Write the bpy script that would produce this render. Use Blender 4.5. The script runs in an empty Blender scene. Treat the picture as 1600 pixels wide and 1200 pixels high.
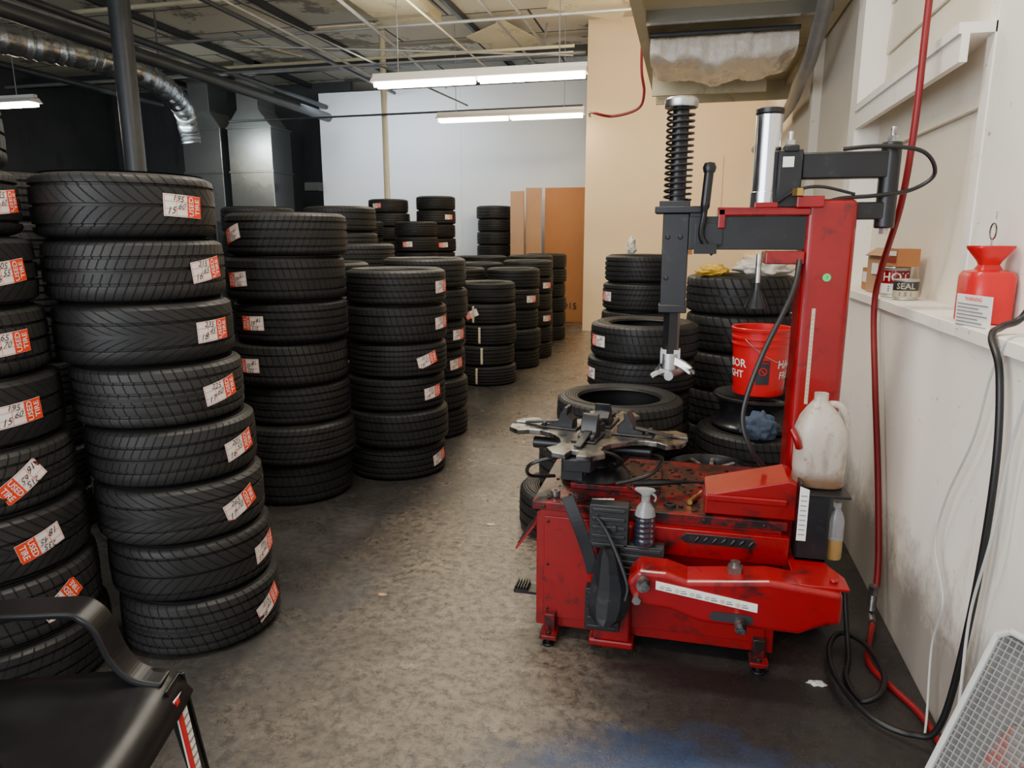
import bpy, bmesh, math, random
from mathutils import Vector, Matrix, noise, Euler
random.seed(11)
scene=bpy.context.scene
COL=scene.collection
rad=math.radians

# ---------------------------------------------------------------- materials
def new_mat(name):
    m=bpy.data.materials.new(name); m.use_nodes=True
    nt=m.node_tree; b=nt.nodes['Principled BSDF']
    return m,nt,b
def mth(nt,op,a,b=None,clamp=False):
    n=nt.nodes.new('ShaderNodeMath'); n.operation=op; n.use_clamp=clamp
    for i,x in enumerate((a,b)):
        if x is None: continue
        if isinstance(x,(int,float)): n.inputs[i].default_value=x
        else: nt.links.new(x,n.inputs[i])
    return n.outputs[0]
def ramp(nt,fac,stops):
    r=nt.nodes.new('ShaderNodeValToRGB'); nt.links.new(fac,r.inputs[0])
    el=r.color_ramp.elements
    while len(el)<len(stops): el.new(0.5)
    for e,(p,c) in zip(el,stops):
        e.position=p; e.color=(c[0],c[1],c[2],1) if hasattr(c,'__len__') else (c,c,c,1)
    return r.outputs[0]
def noise_tex(nt,vec,scale,detail=4,rough=.6,dist=0):
    n=nt.nodes.new('ShaderNodeTexNoise'); n.inputs['Scale'].default_value=scale
    n.inputs['Detail'].default_value=detail; n.inputs['Roughness'].default_value=rough
    n.inputs['Distortion'].default_value=dist
    nt.links.new(vec,n.inputs['Vector']); return n.outputs[0]
def mixc(nt,fac,a,b,mode='MIX'):
    n=nt.nodes.new('ShaderNodeMix'); n.data_type='RGBA'; n.blend_type=mode
    if isinstance(fac,(int,float)): n.inputs[0].default_value=fac
    else: nt.links.new(fac,n.inputs[0])
    for i,x in ((6,a),(7,b)):
        if isinstance(x,tuple): n.inputs[i].default_value=(x[0],x[1],x[2],1)
        else: nt.links.new(x,n.inputs[i])
    return n.outputs[2]
def bump(nt,b,h,strength=.5,dist=.01):
    n=nt.nodes.new('ShaderNodeBump'); n.inputs['Strength'].default_value=strength
    n.inputs['Distance'].default_value=dist; nt.links.new(h,n.inputs['Height']); nt.links.new(n.outputs[0],b.inputs['Normal'])
def objc(nt):
    t=nt.nodes.new('ShaderNodeTexCoord'); return t.outputs['Object']
def M(name,col,rough=.5,metal=0.,var=.12,scale=9.,bmp=0.,bs=60.,dirt=None,dthr=.62,dscale=5.,coat=0.,trans=0.,alpha=1.,emit=0.,rvar=.1,soft=.06,spec=.5):
    m,nt,b=new_mat(name); o=objc(nt)
    n1=noise_tex(nt,o,scale,5,.6)
    lo=tuple(max(0,x*(1-var*2)) for x in col); hi=tuple(min(1,x*(1+var)) for x in col)
    c=mixc(nt,n1,lo,hi)
    if dirt:
        n2=noise_tex(nt,o,dscale,8,.7,.4)
        f=ramp(nt,n2,[(dthr-.04-soft,0.),(dthr+soft,1.)])
        c=mixc(nt,f,c,dirt)
    nt.links.new(c,b.inputs['Base Color'])
    r=mth(nt,'ADD',mth(nt,'MULTIPLY',n1,rvar*2),rough-rvar,True); nt.links.new(r,b.inputs['Roughness'])
    b.inputs['Metallic'].default_value=metal
    b.inputs['Coat Weight'].default_value=coat
    b.inputs['Transmission Weight'].default_value=trans
    b.inputs['Alpha'].default_value=alpha
    b.inputs['Specular IOR Level'].default_value=spec
    if emit: b.inputs['Emission Color'].default_value=(col[0],col[1],col[2],1); b.inputs['Emission Strength'].default_value=emit
    if bmp: bump(nt,b,noise_tex(nt,o,bs,6,.6),.6,bmp)
    return m

m_white=M('label white',(.78,.76,.72),.6,var=.05)
m_orange=M('label orange',(.78,.045,.008),.6,var=.05,spec=.2)
m_ink=M('ink',(.02,.02,.025),.6,var=.05)
m_red=M('machine red paint',(.27,.0012,.0038),.3,var=.25,scale=3,dirt=(.02,.004,.004),dthr=.64,dscale=9,coat=.2,spec=.4)
m_redtop=M('dirty red paint',(.23,.002,.004),.33,var=.35,scale=5,dirt=(.012,.008,.008),dthr=.50,dscale=16,spec=.4)
m_black=M('black painted steel',(.010,.010,.012),.36,var=.3,scale=10,dirt=(.04,.036,.033),dthr=.68,dscale=20,spec=.4)
m_blackpl=M('black plastic',(.006,.006,.007),.36,var=.2,spec=.4)
m_rubpad=M('black rubber pad',(.011,.012,.014),.5,var=.3,bmp=.003)
m_chrome=M('polished steel',(.75,.75,.76),.22,1.,var=.08)
m_alu=M('brushed aluminium',(.58,.57,.56),.36,1.,var=.15,dirt=(.1,.09,.08),dthr=.6,dscale=14)
m_plate=M('worn steel plate',(.36,.345,.325),.34,.9,var=.3,scale=10,dirt=(.03,.027,.024),dthr=.57,dscale=12)
m_ttop=M('greasy steel plate',(.25,.24,.225),.30,.9,var=.35,scale=8,dirt=(.018,.016,.014),dthr=.55,dscale=9)
m_hose_b=M('black hose',(.007,.007,.008),.42)
m_hose_r=M('red air hose',(.20,.003,.006),.45)
m_cordw=M('white cord',(.5,.5,.48),.5)
m_yellow=M('yellow knob',(.55,.33,.02),.5)
m_green=M('green sticker',(.05,.6,.15),.5)
m_brass=M('brass',(.5,.33,.1),.35,1.)
m_bucket=M('red bucket plastic',(.55,.003,.008),.35,var=.05,coat=.15,spec=.4)
m_card1=M('brown corrugated cardboard',(.40,.165,.055),.85,var=.08,scale=3)
m_card2=M('pale cardboard',(.44,.25,.14),.85,var=.1,scale=3)
m_rag=M('blue rag',(.055,.08,.13),.9,var=.3,bmp=.003)
m_bag=M('pale plastic bag',(.6,.56,.48),.5,var=.2,bmp=.003)
m_oil=M('amber liquid',(.50,.30,.10),.25,var=.1,trans=.35)
m_clear=M('clear plastic',(.62,.63,.64),.22,var=.1,trans=.7)
m_dkblue=M('dark liquid bottle',(.014,.018,.035),.15,var=.3,trans=.3)
m_ledgecan=M('tin',(.5,.49,.47),.4,.6)
m_foil=M('silver foil duct',(.50,.52,.54),.28,.95,var=.15,scale=6,bmp=.008,bs=25)
m_galv=M('galvanized sheet',(.50,.53,.54),.24,.92,var=.10,scale=1.2,rvar=.04)
m_dkpipe=M('dark painted steel',(.035,.04,.045),.4,var=.3)
m_conduit=M('grey conduit',(.32,.32,.32),.45,.4,var=.2)
m_cream=M('cream painted pipe',(.6,.55,.38),.5)
m_fix=M('white enamel fixture',(.75,.74,.7),.4,var=.05)
m_wood=M('painted pine',(.66,.58,.38),.7,var=.15,scale=2,dirt=(.30,.24,.14),dthr=.64,dscale=3)
m_wrap=M('translucent plastic sheeting',(.93,.84,.72),.28,var=.08,scale=4,bmp=.05,bs=6,trans=.2)
m_grid=M('grey plastic grid',(.30,.30,.29),.45,var=.1)
m_gridback=M('pale grey backing',(.17,.165,.16),.5,var=.2)
m_redrefl=M('orange red panel',(.40,.035,.02),.35,dirt=(.2,.18,.17),dthr=.5,dscale=12)
m_tape=M('masking tape',(.55,.48,.34),.7)
m_rim=M('black steel wheel paint',(.010,.010,.012),.28)

def jug_mat():
    m,nt,b=new_mat('dirty translucent plastic'); o=objc(nt)
    sp=nt.nodes.new('ShaderNodeSeparateXYZ'); nt.links.new(o,sp.inputs[0])
    mp=nt.nodes.new('ShaderNodeMapping'); nt.links.new(o,mp.inputs[0]); mp.inputs['Scale'].default_value=(1,1,.45)
    n1=noise_tex(nt,mp.outputs[0],13,8,.7,.5); n2=noise_tex(nt,o,34,6,.7)
    c=mixc(nt,n1,(.50,.42,.33),(.80,.75,.67))
    c=mixc(nt,ramp(nt,n1,[(.48,0.),(.66,.8)]),c,(.26,.15,.08))
    c=mixc(nt,ramp(nt,n2,[(.60,0.),(.70,.75)]),c,(.13,.08,.05))
    zz=mth(nt,'ADD',sp.outputs[2],mth(nt,'MULTIPLY',n1,.04))
    c=mixc(nt,ramp(nt,mth(nt,'MULTIPLY',zz,5.),[(.25,.9),(.42,0.)]),c,(.22,.11,.05))
    nt.links.new(c,b.inputs['Base Color']); b.inputs['Roughness'].default_value=.33; b.inputs['Transmission Weight'].default_value=.3
    return m
m_jug=jug_mat()

def tube_light():
    m,nt,b=new_mat('fluorescent glow'); o=objc(nt)
    n=noise_tex(nt,o,3,1); c=ramp(nt,n,[(0,(1,.86,.58)),(1,(1,.90,.66))])
    nt.links.new(c,b.inputs['Emission Color']); b.inputs['Emission Strength'].default_value=26
    return m
m_glow=tube_light()

def wallmat(name,c1,c2,dirt,dthr,dscale=1.6,rough=.75,streak=True,chips=.72,low=False):
    m,nt,b=new_mat(name); o=objc(nt)
    n1=noise_tex(nt,o,1.2,6,.6); c=mixc(nt,n1,c1,c2)
    mp=nt.nodes.new('ShaderNodeMapping'); nt.links.new(o,mp.inputs[0]); mp.inputs['Scale'].default_value=(1,1,.25 if streak else 1)
    n2=noise_tex(nt,mp.outputs[0],dscale*2,9,.72,.5)
    c=mixc(nt,ramp(nt,n2,[(dthr-.06,0.),(dthr+.12,.8)]),c,dirt)
    n3=noise_tex(nt,o,17,3,.6)
    c=mixc(nt,ramp(nt,n3,[(chips,0.),(chips+.02,.85)]),c,dirt)
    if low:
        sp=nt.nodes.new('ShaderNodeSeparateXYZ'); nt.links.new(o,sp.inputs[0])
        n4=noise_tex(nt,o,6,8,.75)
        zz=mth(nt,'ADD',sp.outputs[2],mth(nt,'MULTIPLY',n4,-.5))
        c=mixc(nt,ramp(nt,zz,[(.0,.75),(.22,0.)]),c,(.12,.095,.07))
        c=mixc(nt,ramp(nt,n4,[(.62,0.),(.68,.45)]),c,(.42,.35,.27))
    nt.links.new(c,b.inputs['Base Color']); b.inputs['Roughness'].default_value=rough
    bump(nt,b,noise_tex(nt,o,30,5),.25,.004)
    return m
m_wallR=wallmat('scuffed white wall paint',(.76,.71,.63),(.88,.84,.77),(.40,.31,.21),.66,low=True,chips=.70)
m_wallU=wallmat('upper white wall paint',(.74,.66,.53),(.86,.79,.66),(.44,.34,.22),.69)
m_wallB=wallmat('cool white back wall',(.60,.62,.645),(.68,.70,.72),(.45,.45,.45),.76,chips=.8)
m_wallP=wallmat('cream partition paint',(.70,.54,.34),(.78,.61,.40),(.52,.40,.25),.76,chips=.8)
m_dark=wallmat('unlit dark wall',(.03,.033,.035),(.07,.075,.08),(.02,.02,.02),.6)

def floor_mat():
    m,nt,b=new_mat('stained concrete'); o=objc(nt)
    sp=nt.nodes.new('ShaderNodeSeparateXYZ'); nt.links.new(o,sp.inputs[0]); X,Y=sp.outputs[0],sp.outputs[1]
    w=noise_tex(nt,o,1.6,8,.7)
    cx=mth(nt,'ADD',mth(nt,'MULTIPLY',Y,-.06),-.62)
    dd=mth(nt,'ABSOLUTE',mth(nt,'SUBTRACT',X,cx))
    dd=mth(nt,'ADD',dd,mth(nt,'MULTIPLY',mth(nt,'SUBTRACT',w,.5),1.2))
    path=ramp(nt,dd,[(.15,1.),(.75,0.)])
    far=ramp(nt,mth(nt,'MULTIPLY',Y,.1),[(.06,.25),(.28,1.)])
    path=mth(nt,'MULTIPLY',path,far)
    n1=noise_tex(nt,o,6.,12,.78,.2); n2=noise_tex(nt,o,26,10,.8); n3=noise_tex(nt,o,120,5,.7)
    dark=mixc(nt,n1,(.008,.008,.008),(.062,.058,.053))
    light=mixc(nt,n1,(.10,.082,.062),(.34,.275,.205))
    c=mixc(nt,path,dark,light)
    c=mixc(nt,ramp(nt,n2,[(.41,.8),(.55,0.)]),c,(.018,.016,.014))
    c=mixc(nt,ramp(nt,n3,[(.59,0.),(.67,.5)]),c,(.24,.21,.18))
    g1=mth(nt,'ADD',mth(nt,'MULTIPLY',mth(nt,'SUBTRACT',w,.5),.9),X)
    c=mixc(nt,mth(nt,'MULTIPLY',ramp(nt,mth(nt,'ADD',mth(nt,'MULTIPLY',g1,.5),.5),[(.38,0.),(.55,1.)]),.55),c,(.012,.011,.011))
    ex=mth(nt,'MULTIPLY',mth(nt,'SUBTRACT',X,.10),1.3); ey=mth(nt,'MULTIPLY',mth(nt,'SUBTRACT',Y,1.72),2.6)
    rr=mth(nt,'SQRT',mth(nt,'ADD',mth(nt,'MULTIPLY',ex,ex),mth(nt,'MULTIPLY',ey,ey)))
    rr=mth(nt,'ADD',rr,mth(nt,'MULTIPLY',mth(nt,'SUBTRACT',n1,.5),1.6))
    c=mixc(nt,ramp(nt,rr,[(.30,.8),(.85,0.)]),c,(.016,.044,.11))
    bl=noise_tex(nt,o,1.3,8,.75,.5)
    c=mixc(nt,ramp(nt,bl,[(.58,0.),(.68,.35)]),c,(.02,.035,.06))
    nt.links.new(c,b.inputs['Base Color'])
    r=ramp(nt,noise_tex(nt,o,3.2,10,.75),[(.38,.20),(.62,.46)])
    nt.links.new(r,b.inputs['Roughness']); b.inputs['Specular IOR Level'].default_value=.6
    h=mth(nt,'ADD',mth(nt,'MULTIPLY',n3,.6),n2)
    bump(nt,b,h,.45,.004)
    return m
m_floor=floor_mat()

def ceil_mat():
    m,nt,b=new_mat('old ceiling panels'); o=objc(nt)
    br=nt.nodes.new('ShaderNodeTexBrick'); nt.links.new(o,br.inputs[0]); br.inputs['Scale'].default_value=1
    br.inputs['Brick Width'].default_value=2.4; br.inputs['Row Height'].default_value=1.2; br.inputs['Mortar Size'].default_value=.02
    br.inputs['Color1'].default_value=(.78,.70,.54,1); br.inputs['Color2'].default_value=(.58,.53,.43,1); br.inputs['Mortar'].default_value=(.07,.07,.07,1)
    n=noise_tex(nt,o,.9,8,.7)
    c=mixc(nt,ramp(nt,n,[(.56,0.),(.60,.75)]),br.outputs[0],(.13,.11,.09))
    nt.links.new(c,b.inputs['Base Color']); b.inputs['Roughness'].default_value=.8
    return m
m_ceil=ceil_mat()

def rubber(name,R,w,N,K,asym=False,duty=.26,sipes=.5):
    m,nt,b=new_mat(name); o=objc(nt)
    sp=nt.nodes.new('ShaderNodeSeparateXYZ'); nt.links.new(o,sp.inputs[0]); x,y,z=sp.outputs
    oi=nt.nodes.new('ShaderNodeObjectInfo').outputs['Random']
    r=mth(nt,'SQRT',mth(nt,'ADD',mth(nt,'MULTIPLY',x,x),mth(nt,'MULTIPLY',y,y)))
    a=mth(nt,'ARCTAN2',y,x)
    zz=mth(nt,'SUBTRACT',z,w/2)
    za=zz if asym else mth(nt,'ABSOLUTE',zz)
    tread=mth(nt,'MULTIPLY',mth(nt,'GREATER_THAN',r,R-.018),mth(nt,'GREATER_THAN',mth(nt,'ABSOLUTE',zz),w*.03))
    q=mth(nt,'ADD',mth(nt,'MULTIPLY',a,N/(2*math.pi)),mth(nt,'MULTIPLY',mth(nt,'POWER',mth(nt,'ABSOLUTE',za),.75) if not asym else za,K))
    q=mth(nt,'ADD',q,100.)
    f1=mth(nt,'LESS_THAN',mth(nt,'FRACT',q),duty)
    f2=mth(nt,'LESS_THAN',mth(nt,'FRACT',mth(nt,'ADD',mth(nt,'MULTIPLY',q,5.),mth(nt,'MULTIPLY',mth(nt,'SINE',mth(nt,'MULTIPLY',zz,500.)),.25))),.22)
    g=mth(nt,'MAXIMUM',f1,mth(nt,'MULTIPLY',f2,sipes))
    g=mth(nt,'MULTIPLY',g,tread)
    side=mth(nt,'SUBTRACT',1.,mth(nt,'GREATER_THAN',r,R-.02))
    rings=mth(nt,'MULTIPLY',mth(nt,'MULTIPLY',mth(nt,'SINE',mth(nt,'MULTIPLY',r,520.)),.06),side)
    h=mth(nt,'ADD',mth(nt,'SUBTRACT',1.,g),rings)
    n1=noise_tex(nt,o,7,6,.65)
    c=mixc(nt,n1,(.0045,.0045,.005),(.018,.0175,.017))
    nz=noise_tex(nt,o,60,4,.7)
    c=mixc(nt,ramp(nt,nz,[(.66,0.),(.75,.5)]),c,(.06,.057,.053))
    # road dust differs from tyre to tyre
    dust=mth(nt,'MULTIPLY',mth(nt,'MULTIPLY',oi,n1),mth(nt,'MULTIPLY',tread,.75))
    c=mixc(nt,dust,c,(.050,.048,.046))
    c=mixc(nt,mth(nt,'MULTIPLY',g,.88),c,(.001,.001,.001))  # groove shade painted into the tread colour, alongside the bump
    nt.links.new(c,b.inputs['Base Color'])
    rr=mth(nt,'ADD',mth(nt,'MULTIPLY',n1,.35),.30); rr=mth(nt,'ADD',rr,mth(nt,'MULTIPLY',g,.3),True); nt.links.new(rr,b.inputs['Roughness'])
    b.inputs['Specular IOR Level'].default_value=.32
    bump(nt,b,h,1.,.009)
    return m

# ---------------------------------------------------------------- mesh builder
def spath(pts,k=6):
    P=[Vector(p) for p in pts]; out=[]
    for i in range(len(P)-1):
        p0=P[max(i-1,0)];p1=P[i];p2=P[i+1];p3=P[min(i+2,len(P)-1)]
        for j in range(k):
            t=j/k
            out.append(.5*((2*p1)+(-p0+p2)*t+(2*p0-5*p1+4*p2-p3)*t*t+(-p0+3*p1-3*p2+p3)*t**3))
    out.append(P[-1]); return out
class MB:
    def __init__(s): s.v=[];s.f=[];s.m=[];s.s=[]
    def add(s,vs,fs,mat=0,smooth=False):
        o=len(s.v); s.v+= [Vector(v) for v in vs]
        for f in fs: s.f.append(tuple(i+o for i in f)); s.m.append(mat); s.s.append(smooth)
        return s
    def box(s,a,b,mat=0,rot=None,piv=None):
        (x0,y0,z0),(x1,y1,z1)=a,b
        vs=[Vector(p) for p in [(x0,y0,z0),(x1,y0,z0),(x1,y1,z0),(x0,y1,z0),(x0,y0,z1),(x1,y0,z1),(x1,y1,z1),(x0,y1,z1)]]
        if rot:
            c=Vector(piv) if piv else sum(vs,Vector())/8
            R=Euler([rad(t) for t in rot]).to_matrix()
            vs=[R@(v-c)+c for v in vs]
        return s.add(vs,[(0,3,2,1),(4,5,6,7),(0,1,5,4),(1,2,6,5),(2,3,7,6),(3,0,4,7)],mat)
    def cyl(s,p0,p1,r0,r1=None,n=20,mat=0,cap=True,smooth=True):
        p0=Vector(p0);p1=Vector(p1); r1=r0 if r1 is None else r1
        d=(p1-p0).normalized(); u=d.orthogonal().normalized(); w=d.cross(u)
        vs=[];fs=[]
        for p,r in ((p0,r0),(p1,r1)):
            for i in range(n):
                a=2*math.pi*i/n+math.pi/n; vs.append(p+u*(r*math.cos(a))+w*(r*math.sin(a)))
        for i in range(n): fs.append((i,(i+1)%n,n+(i+1)%n,n+i))
        s.add(vs,fs,mat,smooth)
        if cap: s.add(vs[:n],[tuple(range(n))[::-1]],mat); s.add(vs[n:],[tuple(range(n))],mat)
        return s
    def lathe(s,prof,c=(0,0,0),n=32,mat=0,closed=False,smooth=True,axis='Z'):
        c=Vector(c); vs=[];fs=[];k=len(prof)
        for i in range(n):
            a=2*math.pi*i/n
            for r,z in prof:
                p=(r*math.cos(a),r*math.sin(a),z)
                vs.append(c+Vector(p))
        for i in range(n):
            j=(i+1)%n
            for t in range(k if closed else k-1):
                t2=(t+1)%k; fs.append((i*k+t,j*k+t,j*k+t2,i*k+t2))
        return s.add(vs,fs,mat,smooth)
    def tube(s,pts,r,n=8,mat=0,smooth=True,cap=True):
        P=[Vector(p) for p in pts]; vs=[];fs=[]
        u=None
        for i,p in enumerate(P):
            d=(P[min(i+1,len(P)-1)]-P[max(i-1,0)])
            if d.length<1e-9: d=Vector((0,0,1))
            d.normalize()
            if u is None: u=d.orthogonal().normalized()
            else:
                u=(u-d*u.dot(d))
                u=u.normalized() if u.length>1e-6 else d.orthogonal().normalized()
            w=d.cross(u); rr=r(i/(len(P)-1)) if callable(r) else r
            for j in range(n):
                a=2*math.pi*j/n; vs.append(p+u*(rr*math.cos(a))+w*(rr*math.sin(a)))
        for i in range(len(P)-1):
            for j in range(n): fs.append((i*n+j,i*n+(j+1)%n,(i+1)*n+(j+1)%n,(i+1)*n+j))
        if cap: fs+= [tuple(range(n))[::-1],tuple((len(P)-1)*n+j for j in range(n))]
        return s.add(vs,fs,mat,smooth)
    def prism(s,poly,O,ux,uy,dv,mat=0,smooth=False):
        O=Vector(O);ux=Vector(ux);uy=Vector(uy);dv=Vector(dv);n=len(poly)
        a=[O+ux*x+uy*y for x,y in poly]; b=[p+dv for p in a]
        s.add(a+b,[(i,(i+1)%n,n+(i+1)%n,n+i) for i in range(n)],mat,smooth)
        s.add(a,[tuple(range(n))[::-1]],mat); s.add(b,[tuple(range(n))],mat); return s
    def loft(s,secs,c=(0,0,0),n=32,mat=0,pw=2.,smooth=True,cap=True):
        c=Vector(c);vs=[];fs=[]
        for (z,cx,cy,rx,ry) in secs:
            for i in range(n):
                a=2*math.pi*i/n; ca,sa=math.cos(a),math.sin(a)
                x=math.copysign(abs(ca)**(2/pw),ca)*rx; y=math.copysign(abs(sa)**(2/pw),sa)*ry
                vs.append(c+Vector((cx+x,cy+y,z)))
        for k in range(len(secs)-1):
            for i in range(n): fs.append((k*n+i,k*n+(i+1)%n,(k+1)*n+(i+1)%n,(k+1)*n+i))
        if cap: fs+= [tuple(range(n))[::-1],tuple((len(secs)-1)*n+i for i in range(n))]
        return s.add(vs,fs,mat,smooth)
    def sweep(s,pts,w,t,side,mat=0,smooth=False):
        P=[Vector(p) for p in pts]; side=Vector(side).normalized(); vs=[];fs=[]
        for i,p in enumerate(P):
            d=(P[min(i+1,len(P)-1)]-P[max(i-1,0)]).normalized(); nn=d.cross(side).normalized(); f=i/(len(P)-1)
            ww=w(f) if callable(w) else w; tt=t(f) if callable(t) else t
            for a,b in ((-1,-1),(1,-1),(1,1),(-1,1)): vs.append(p+side*(a*ww/2)+nn*(b*tt/2))
        for i in range(len(P)-1):
            for j in range(4): fs.append((i*4+j,i*4+(j+1)%4,(i+1)*4+(j+1)%4,(i+1)*4+j))
        fs+= [(3,2,1,0),tuple((len(P)-1)*4+j for j in range(4))]
        return s.add(vs,fs,mat,smooth)
    def text(s,body,size,O,ux,uy,mat=0,fn=None):
        vs,fs=text_geo(body); O=Vector(O) if O is not None else None
        if fn is None:
            ux=Vector(ux);uy=Vector(uy); fn=lambda x,y:O+ux*x+uy*y
        return s.add([fn(x*size,y*size) for x,y in vs],fs,mat)
    def build(s,name,mats,parent=None,org=(0,0,0),bevel=0,seg=2,recalc=True,**props):
        org=Vector(org); me=bpy.data.meshes.new(name)
        me.from_pydata([v-org for v in s.v],[],s.f)
        if not isinstance(mats,(list,tuple)): mats=[mats]
        for m in mats: me.materials.append(m)
        me.polygons.foreach_set('material_index',s.m); me.polygons.foreach_set('use_smooth',s.s)
        if recalc:
            bm=bmesh.new(); bm.from_mesh(me); bmesh.ops.remove_doubles(bm,verts=bm.verts,dist=1e-5)
            bmesh.ops.recalc_face_normals(bm,faces=bm.faces); bm.to_mesh(me); bm.free()
        if any(s.s): me.set_sharp_from_angle(angle=rad(38))
        me.update()
        ob=bpy.data.objects.new(name,me); COL.objects.link(ob)
        if parent: ob.parent=parent
        else: ob.location=org
        if bevel:
            md=ob.modifiers.new('Bevel','BEVEL'); md.width=bevel; md.segments=seg; md.limit_method='ANGLE'; md.angle_limit=rad(40)
        for k,v in props.items(): ob[k]=v
        return ob
_tg={}
def text_geo(body):
    if body in _tg: return _tg[body]
    cu=bpy.data.curves.new('tmp','FONT'); cu.body=body; cu.size=1; cu.align_x='CENTER'; cu.align_y='CENTER'; cu.resolution_u=2
    if body.isdigit() and len(body)<=3: cu.shear=.35
    else: cu.offset=.012
    ob=bpy.data.objects.new('tmp',cu); COL.objects.link(ob); bpy.context.view_layer.update()
    dg=bpy.context.evaluated_depsgraph_get(); ev=ob.evaluated_get(dg); me=ev.to_mesh()
    vs=[(v.co.x,v.co.y) for v in me.vertices]; fs=[tuple(p.vertices) for p in me.polygons]
    ev.to_mesh_clear(); bpy.data.objects.remove(ob); bpy.data.curves.remove(cu)
    _tg[body]=(vs,fs); return vs,fs
def thing(name,loc,label,category,**kw):
    e=bpy.data.objects.new(name,None); COL.objects.link(e); e.location=loc; e.empty_display_size=.1
    e['label']=label; e['category']=category
    for k,v in kw.items(): e[k]=v
    return e

# ---------------------------------------------------------------- room
def slab(name,a,b,mat,bevel=0):
    return MB().box(a,b).build(name,mat,org=(0,0,0),kind='structure')
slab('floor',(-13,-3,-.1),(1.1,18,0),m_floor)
slab('ceiling',(-13,-3,4.7),(1.1,18,4.8),m_ceil)
slab('wall_right',(.83,-3,0),(1.1,11.5,1.2),m_wallR)
mb=MB(); vs=[];fs=[]; n=160
for i in range(n+1):
    y=-3+14.5*i/n; e=.812+.008*noise.noise(Vector((y*6,0,0)))
    zt=1.24+.002*noise.noise(Vector((y*9,3,0)))
    vs+= [(e,y,1.2),(e,y,zt-.004),(e+.006,y,zt),(1.1,y,zt),(1.1,y,1.2)]
for i in range(n):
    for j in range(5): fs.append((i*5+j,i*5+(j+1)%5,(i+1)*5+(j+1)%5,(i+1)*5+j))
fs+= [(0,1,2,3,4),tuple(n*5+j for j in range(5))]
mb.add(vs,fs); mb.build('trim_1',m_wallR,kind='structure')
slab('wall_right_upper',(1.0,-3,1.24),(1.1,11.5,4.7),m_wallU)
slab('wall_partition',(-1.62,11.5,0),(1.1,11.62,4.7),m_wallP)
slab('wall_partition_side',(-1.62,11.62,0),(-1.5,13.2,4.7),m_wallP)
slab('wall_back',(-7.05,13.2,0),(-1.5,13.32,4.2),m_wallB)
slab('wall_back_return',(-7.05,13.32,0),(-6.95,18,4.2),m_wallB)
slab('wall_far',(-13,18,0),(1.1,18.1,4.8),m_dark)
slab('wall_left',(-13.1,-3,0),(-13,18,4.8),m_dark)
mb=MB()
for i in range(8):
    z=1.95+i*.25
    mb.box((.982,2.9,z),(1.0,4.42,z+.243),rot=(0,3,0))
mb.build('wall_right_planks',m_wallU,kind='structure')
slab('wall_right_panel',(.965,-3,1.24),(1.0,2.86,4.7),m_wallR)
slab('trim_2',(.86,4.45,1.24),(1.0,4.62,4.7),m_wallR)
MB().box((.85,2.86,2.17),(1.0,4.45,2.205)).box((.86,2.86,2.08),(.885,4.45,2.17)).build('trim_3',m_wallR,kind='structure')
slab('trim_4',(.93,6.6,1.24),(1.0,6.72,4.7),m_wallU)
MB().box((.96,2.86,1.24),(1.0,2.93,4.7)).build('trim_5',m_wallR,kind='structure')
slab('trim_6',(-4.2,13.194,0),(-4.192,13.2,4.2),m_wallB)
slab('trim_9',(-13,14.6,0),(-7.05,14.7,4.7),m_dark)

# ---------------------------------------------------------------- tyres
VAR=[]
def tyre_mesh(R,w,rb,N,K,asym=False,grooves=(),duty=.26,sipes=.5,n=88):
    mat=rubber('tyre rubber %d'%len(VAR),R,w,N,K,asym,duty,sipes)
    mid=(rb+R)/2
    top=[(rb,.40),(rb+.008,.455),(rb+.02,.47),(mid-.01,.497),(mid+.015,.5),(R-.042,.487),(R-.026,.468),(R-.013,.44),(R-.005,.405)]
    P=[(r,z*w) for r,z in top]
    gz=sorted([g*w for g in grooves],reverse=True)
    for g in gz:
        rr=R-.004*(abs(g)/(.4*w))**2
        P+=[(rr,g+.0055),(rr-.010,g+.0042),(rr-.010,g-.0042),(rr,g-.0055)]
        P+= [(R-.004*((abs(g)-.02)/(.4*w))**2,g-.02)] if g-.02>-.38*w else []
    P.append((R-.005,-.405*w))
    P+= [(r,-z*w) for r,z in top[::-1][1:]]
    P+= [(rb+.006,-.37*w),(mid,-.455*w),(R-.035,-.42*w),(R-.018,-.33*w),(R-.018,.33*w),(R-.035,.42*w),(mid,.455*w),(rb+.006,.37*w)]
    P=[(r,z+w/2) for r,z in P]
    mb=MB().lathe(P,(0,0,0),n=n,closed=True)
    ob=mb.build('proto',mat); me=ob.data; bpy.data.objects.remove(ob); me.name='car_tire'
    VAR.append((me,R,w))
tyre_mesh(.292,.214,.195,46,15,grooves=(.0,.30,-.30),duty=.20)           #0 winter chevron small
tyre_mesh(.312,.212,.203,56,12,True,grooves=(-.27,-.09,.09,.27),duty=.15)  #1 ribbed
tyre_mesh(.330,.222,.215,52,18,grooves=(.13,-.13),duty=.22)       #2 chevron wide
tyre_mesh(.325,.226,.210,58,8,True,grooves=(-.24,0,.24),duty=.18) #3
tyre_mesh(.360,.245,.225,40,9,True,grooves=(-.2,0,.2),duty=.28)    #4 SUV
tyre_mesh(.310,.208,.200,70,0,True,grooves=(-.3,-.15,0,.15,.3),duty=.14,sipes=.3) #5 rib
tyre_mesh(.296,.210,.195,38,24,grooves=(.2,-.2),duty=.18)        #6
tyre_mesh(.290,.213,.195,52,11,True,grooves=(-.27,-.09,.09,.27),duty=.16) #7
tyre_mesh(.294,.208,.195,64,-16,True,grooves=(-.2,0.03,.22),duty=.2,sipes=.6) #8
tyre_mesh(.327,.218,.212,60,-12,True,grooves=(-.28,-.1,.1,.28),duty=.16,sipes=.6) #9

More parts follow.
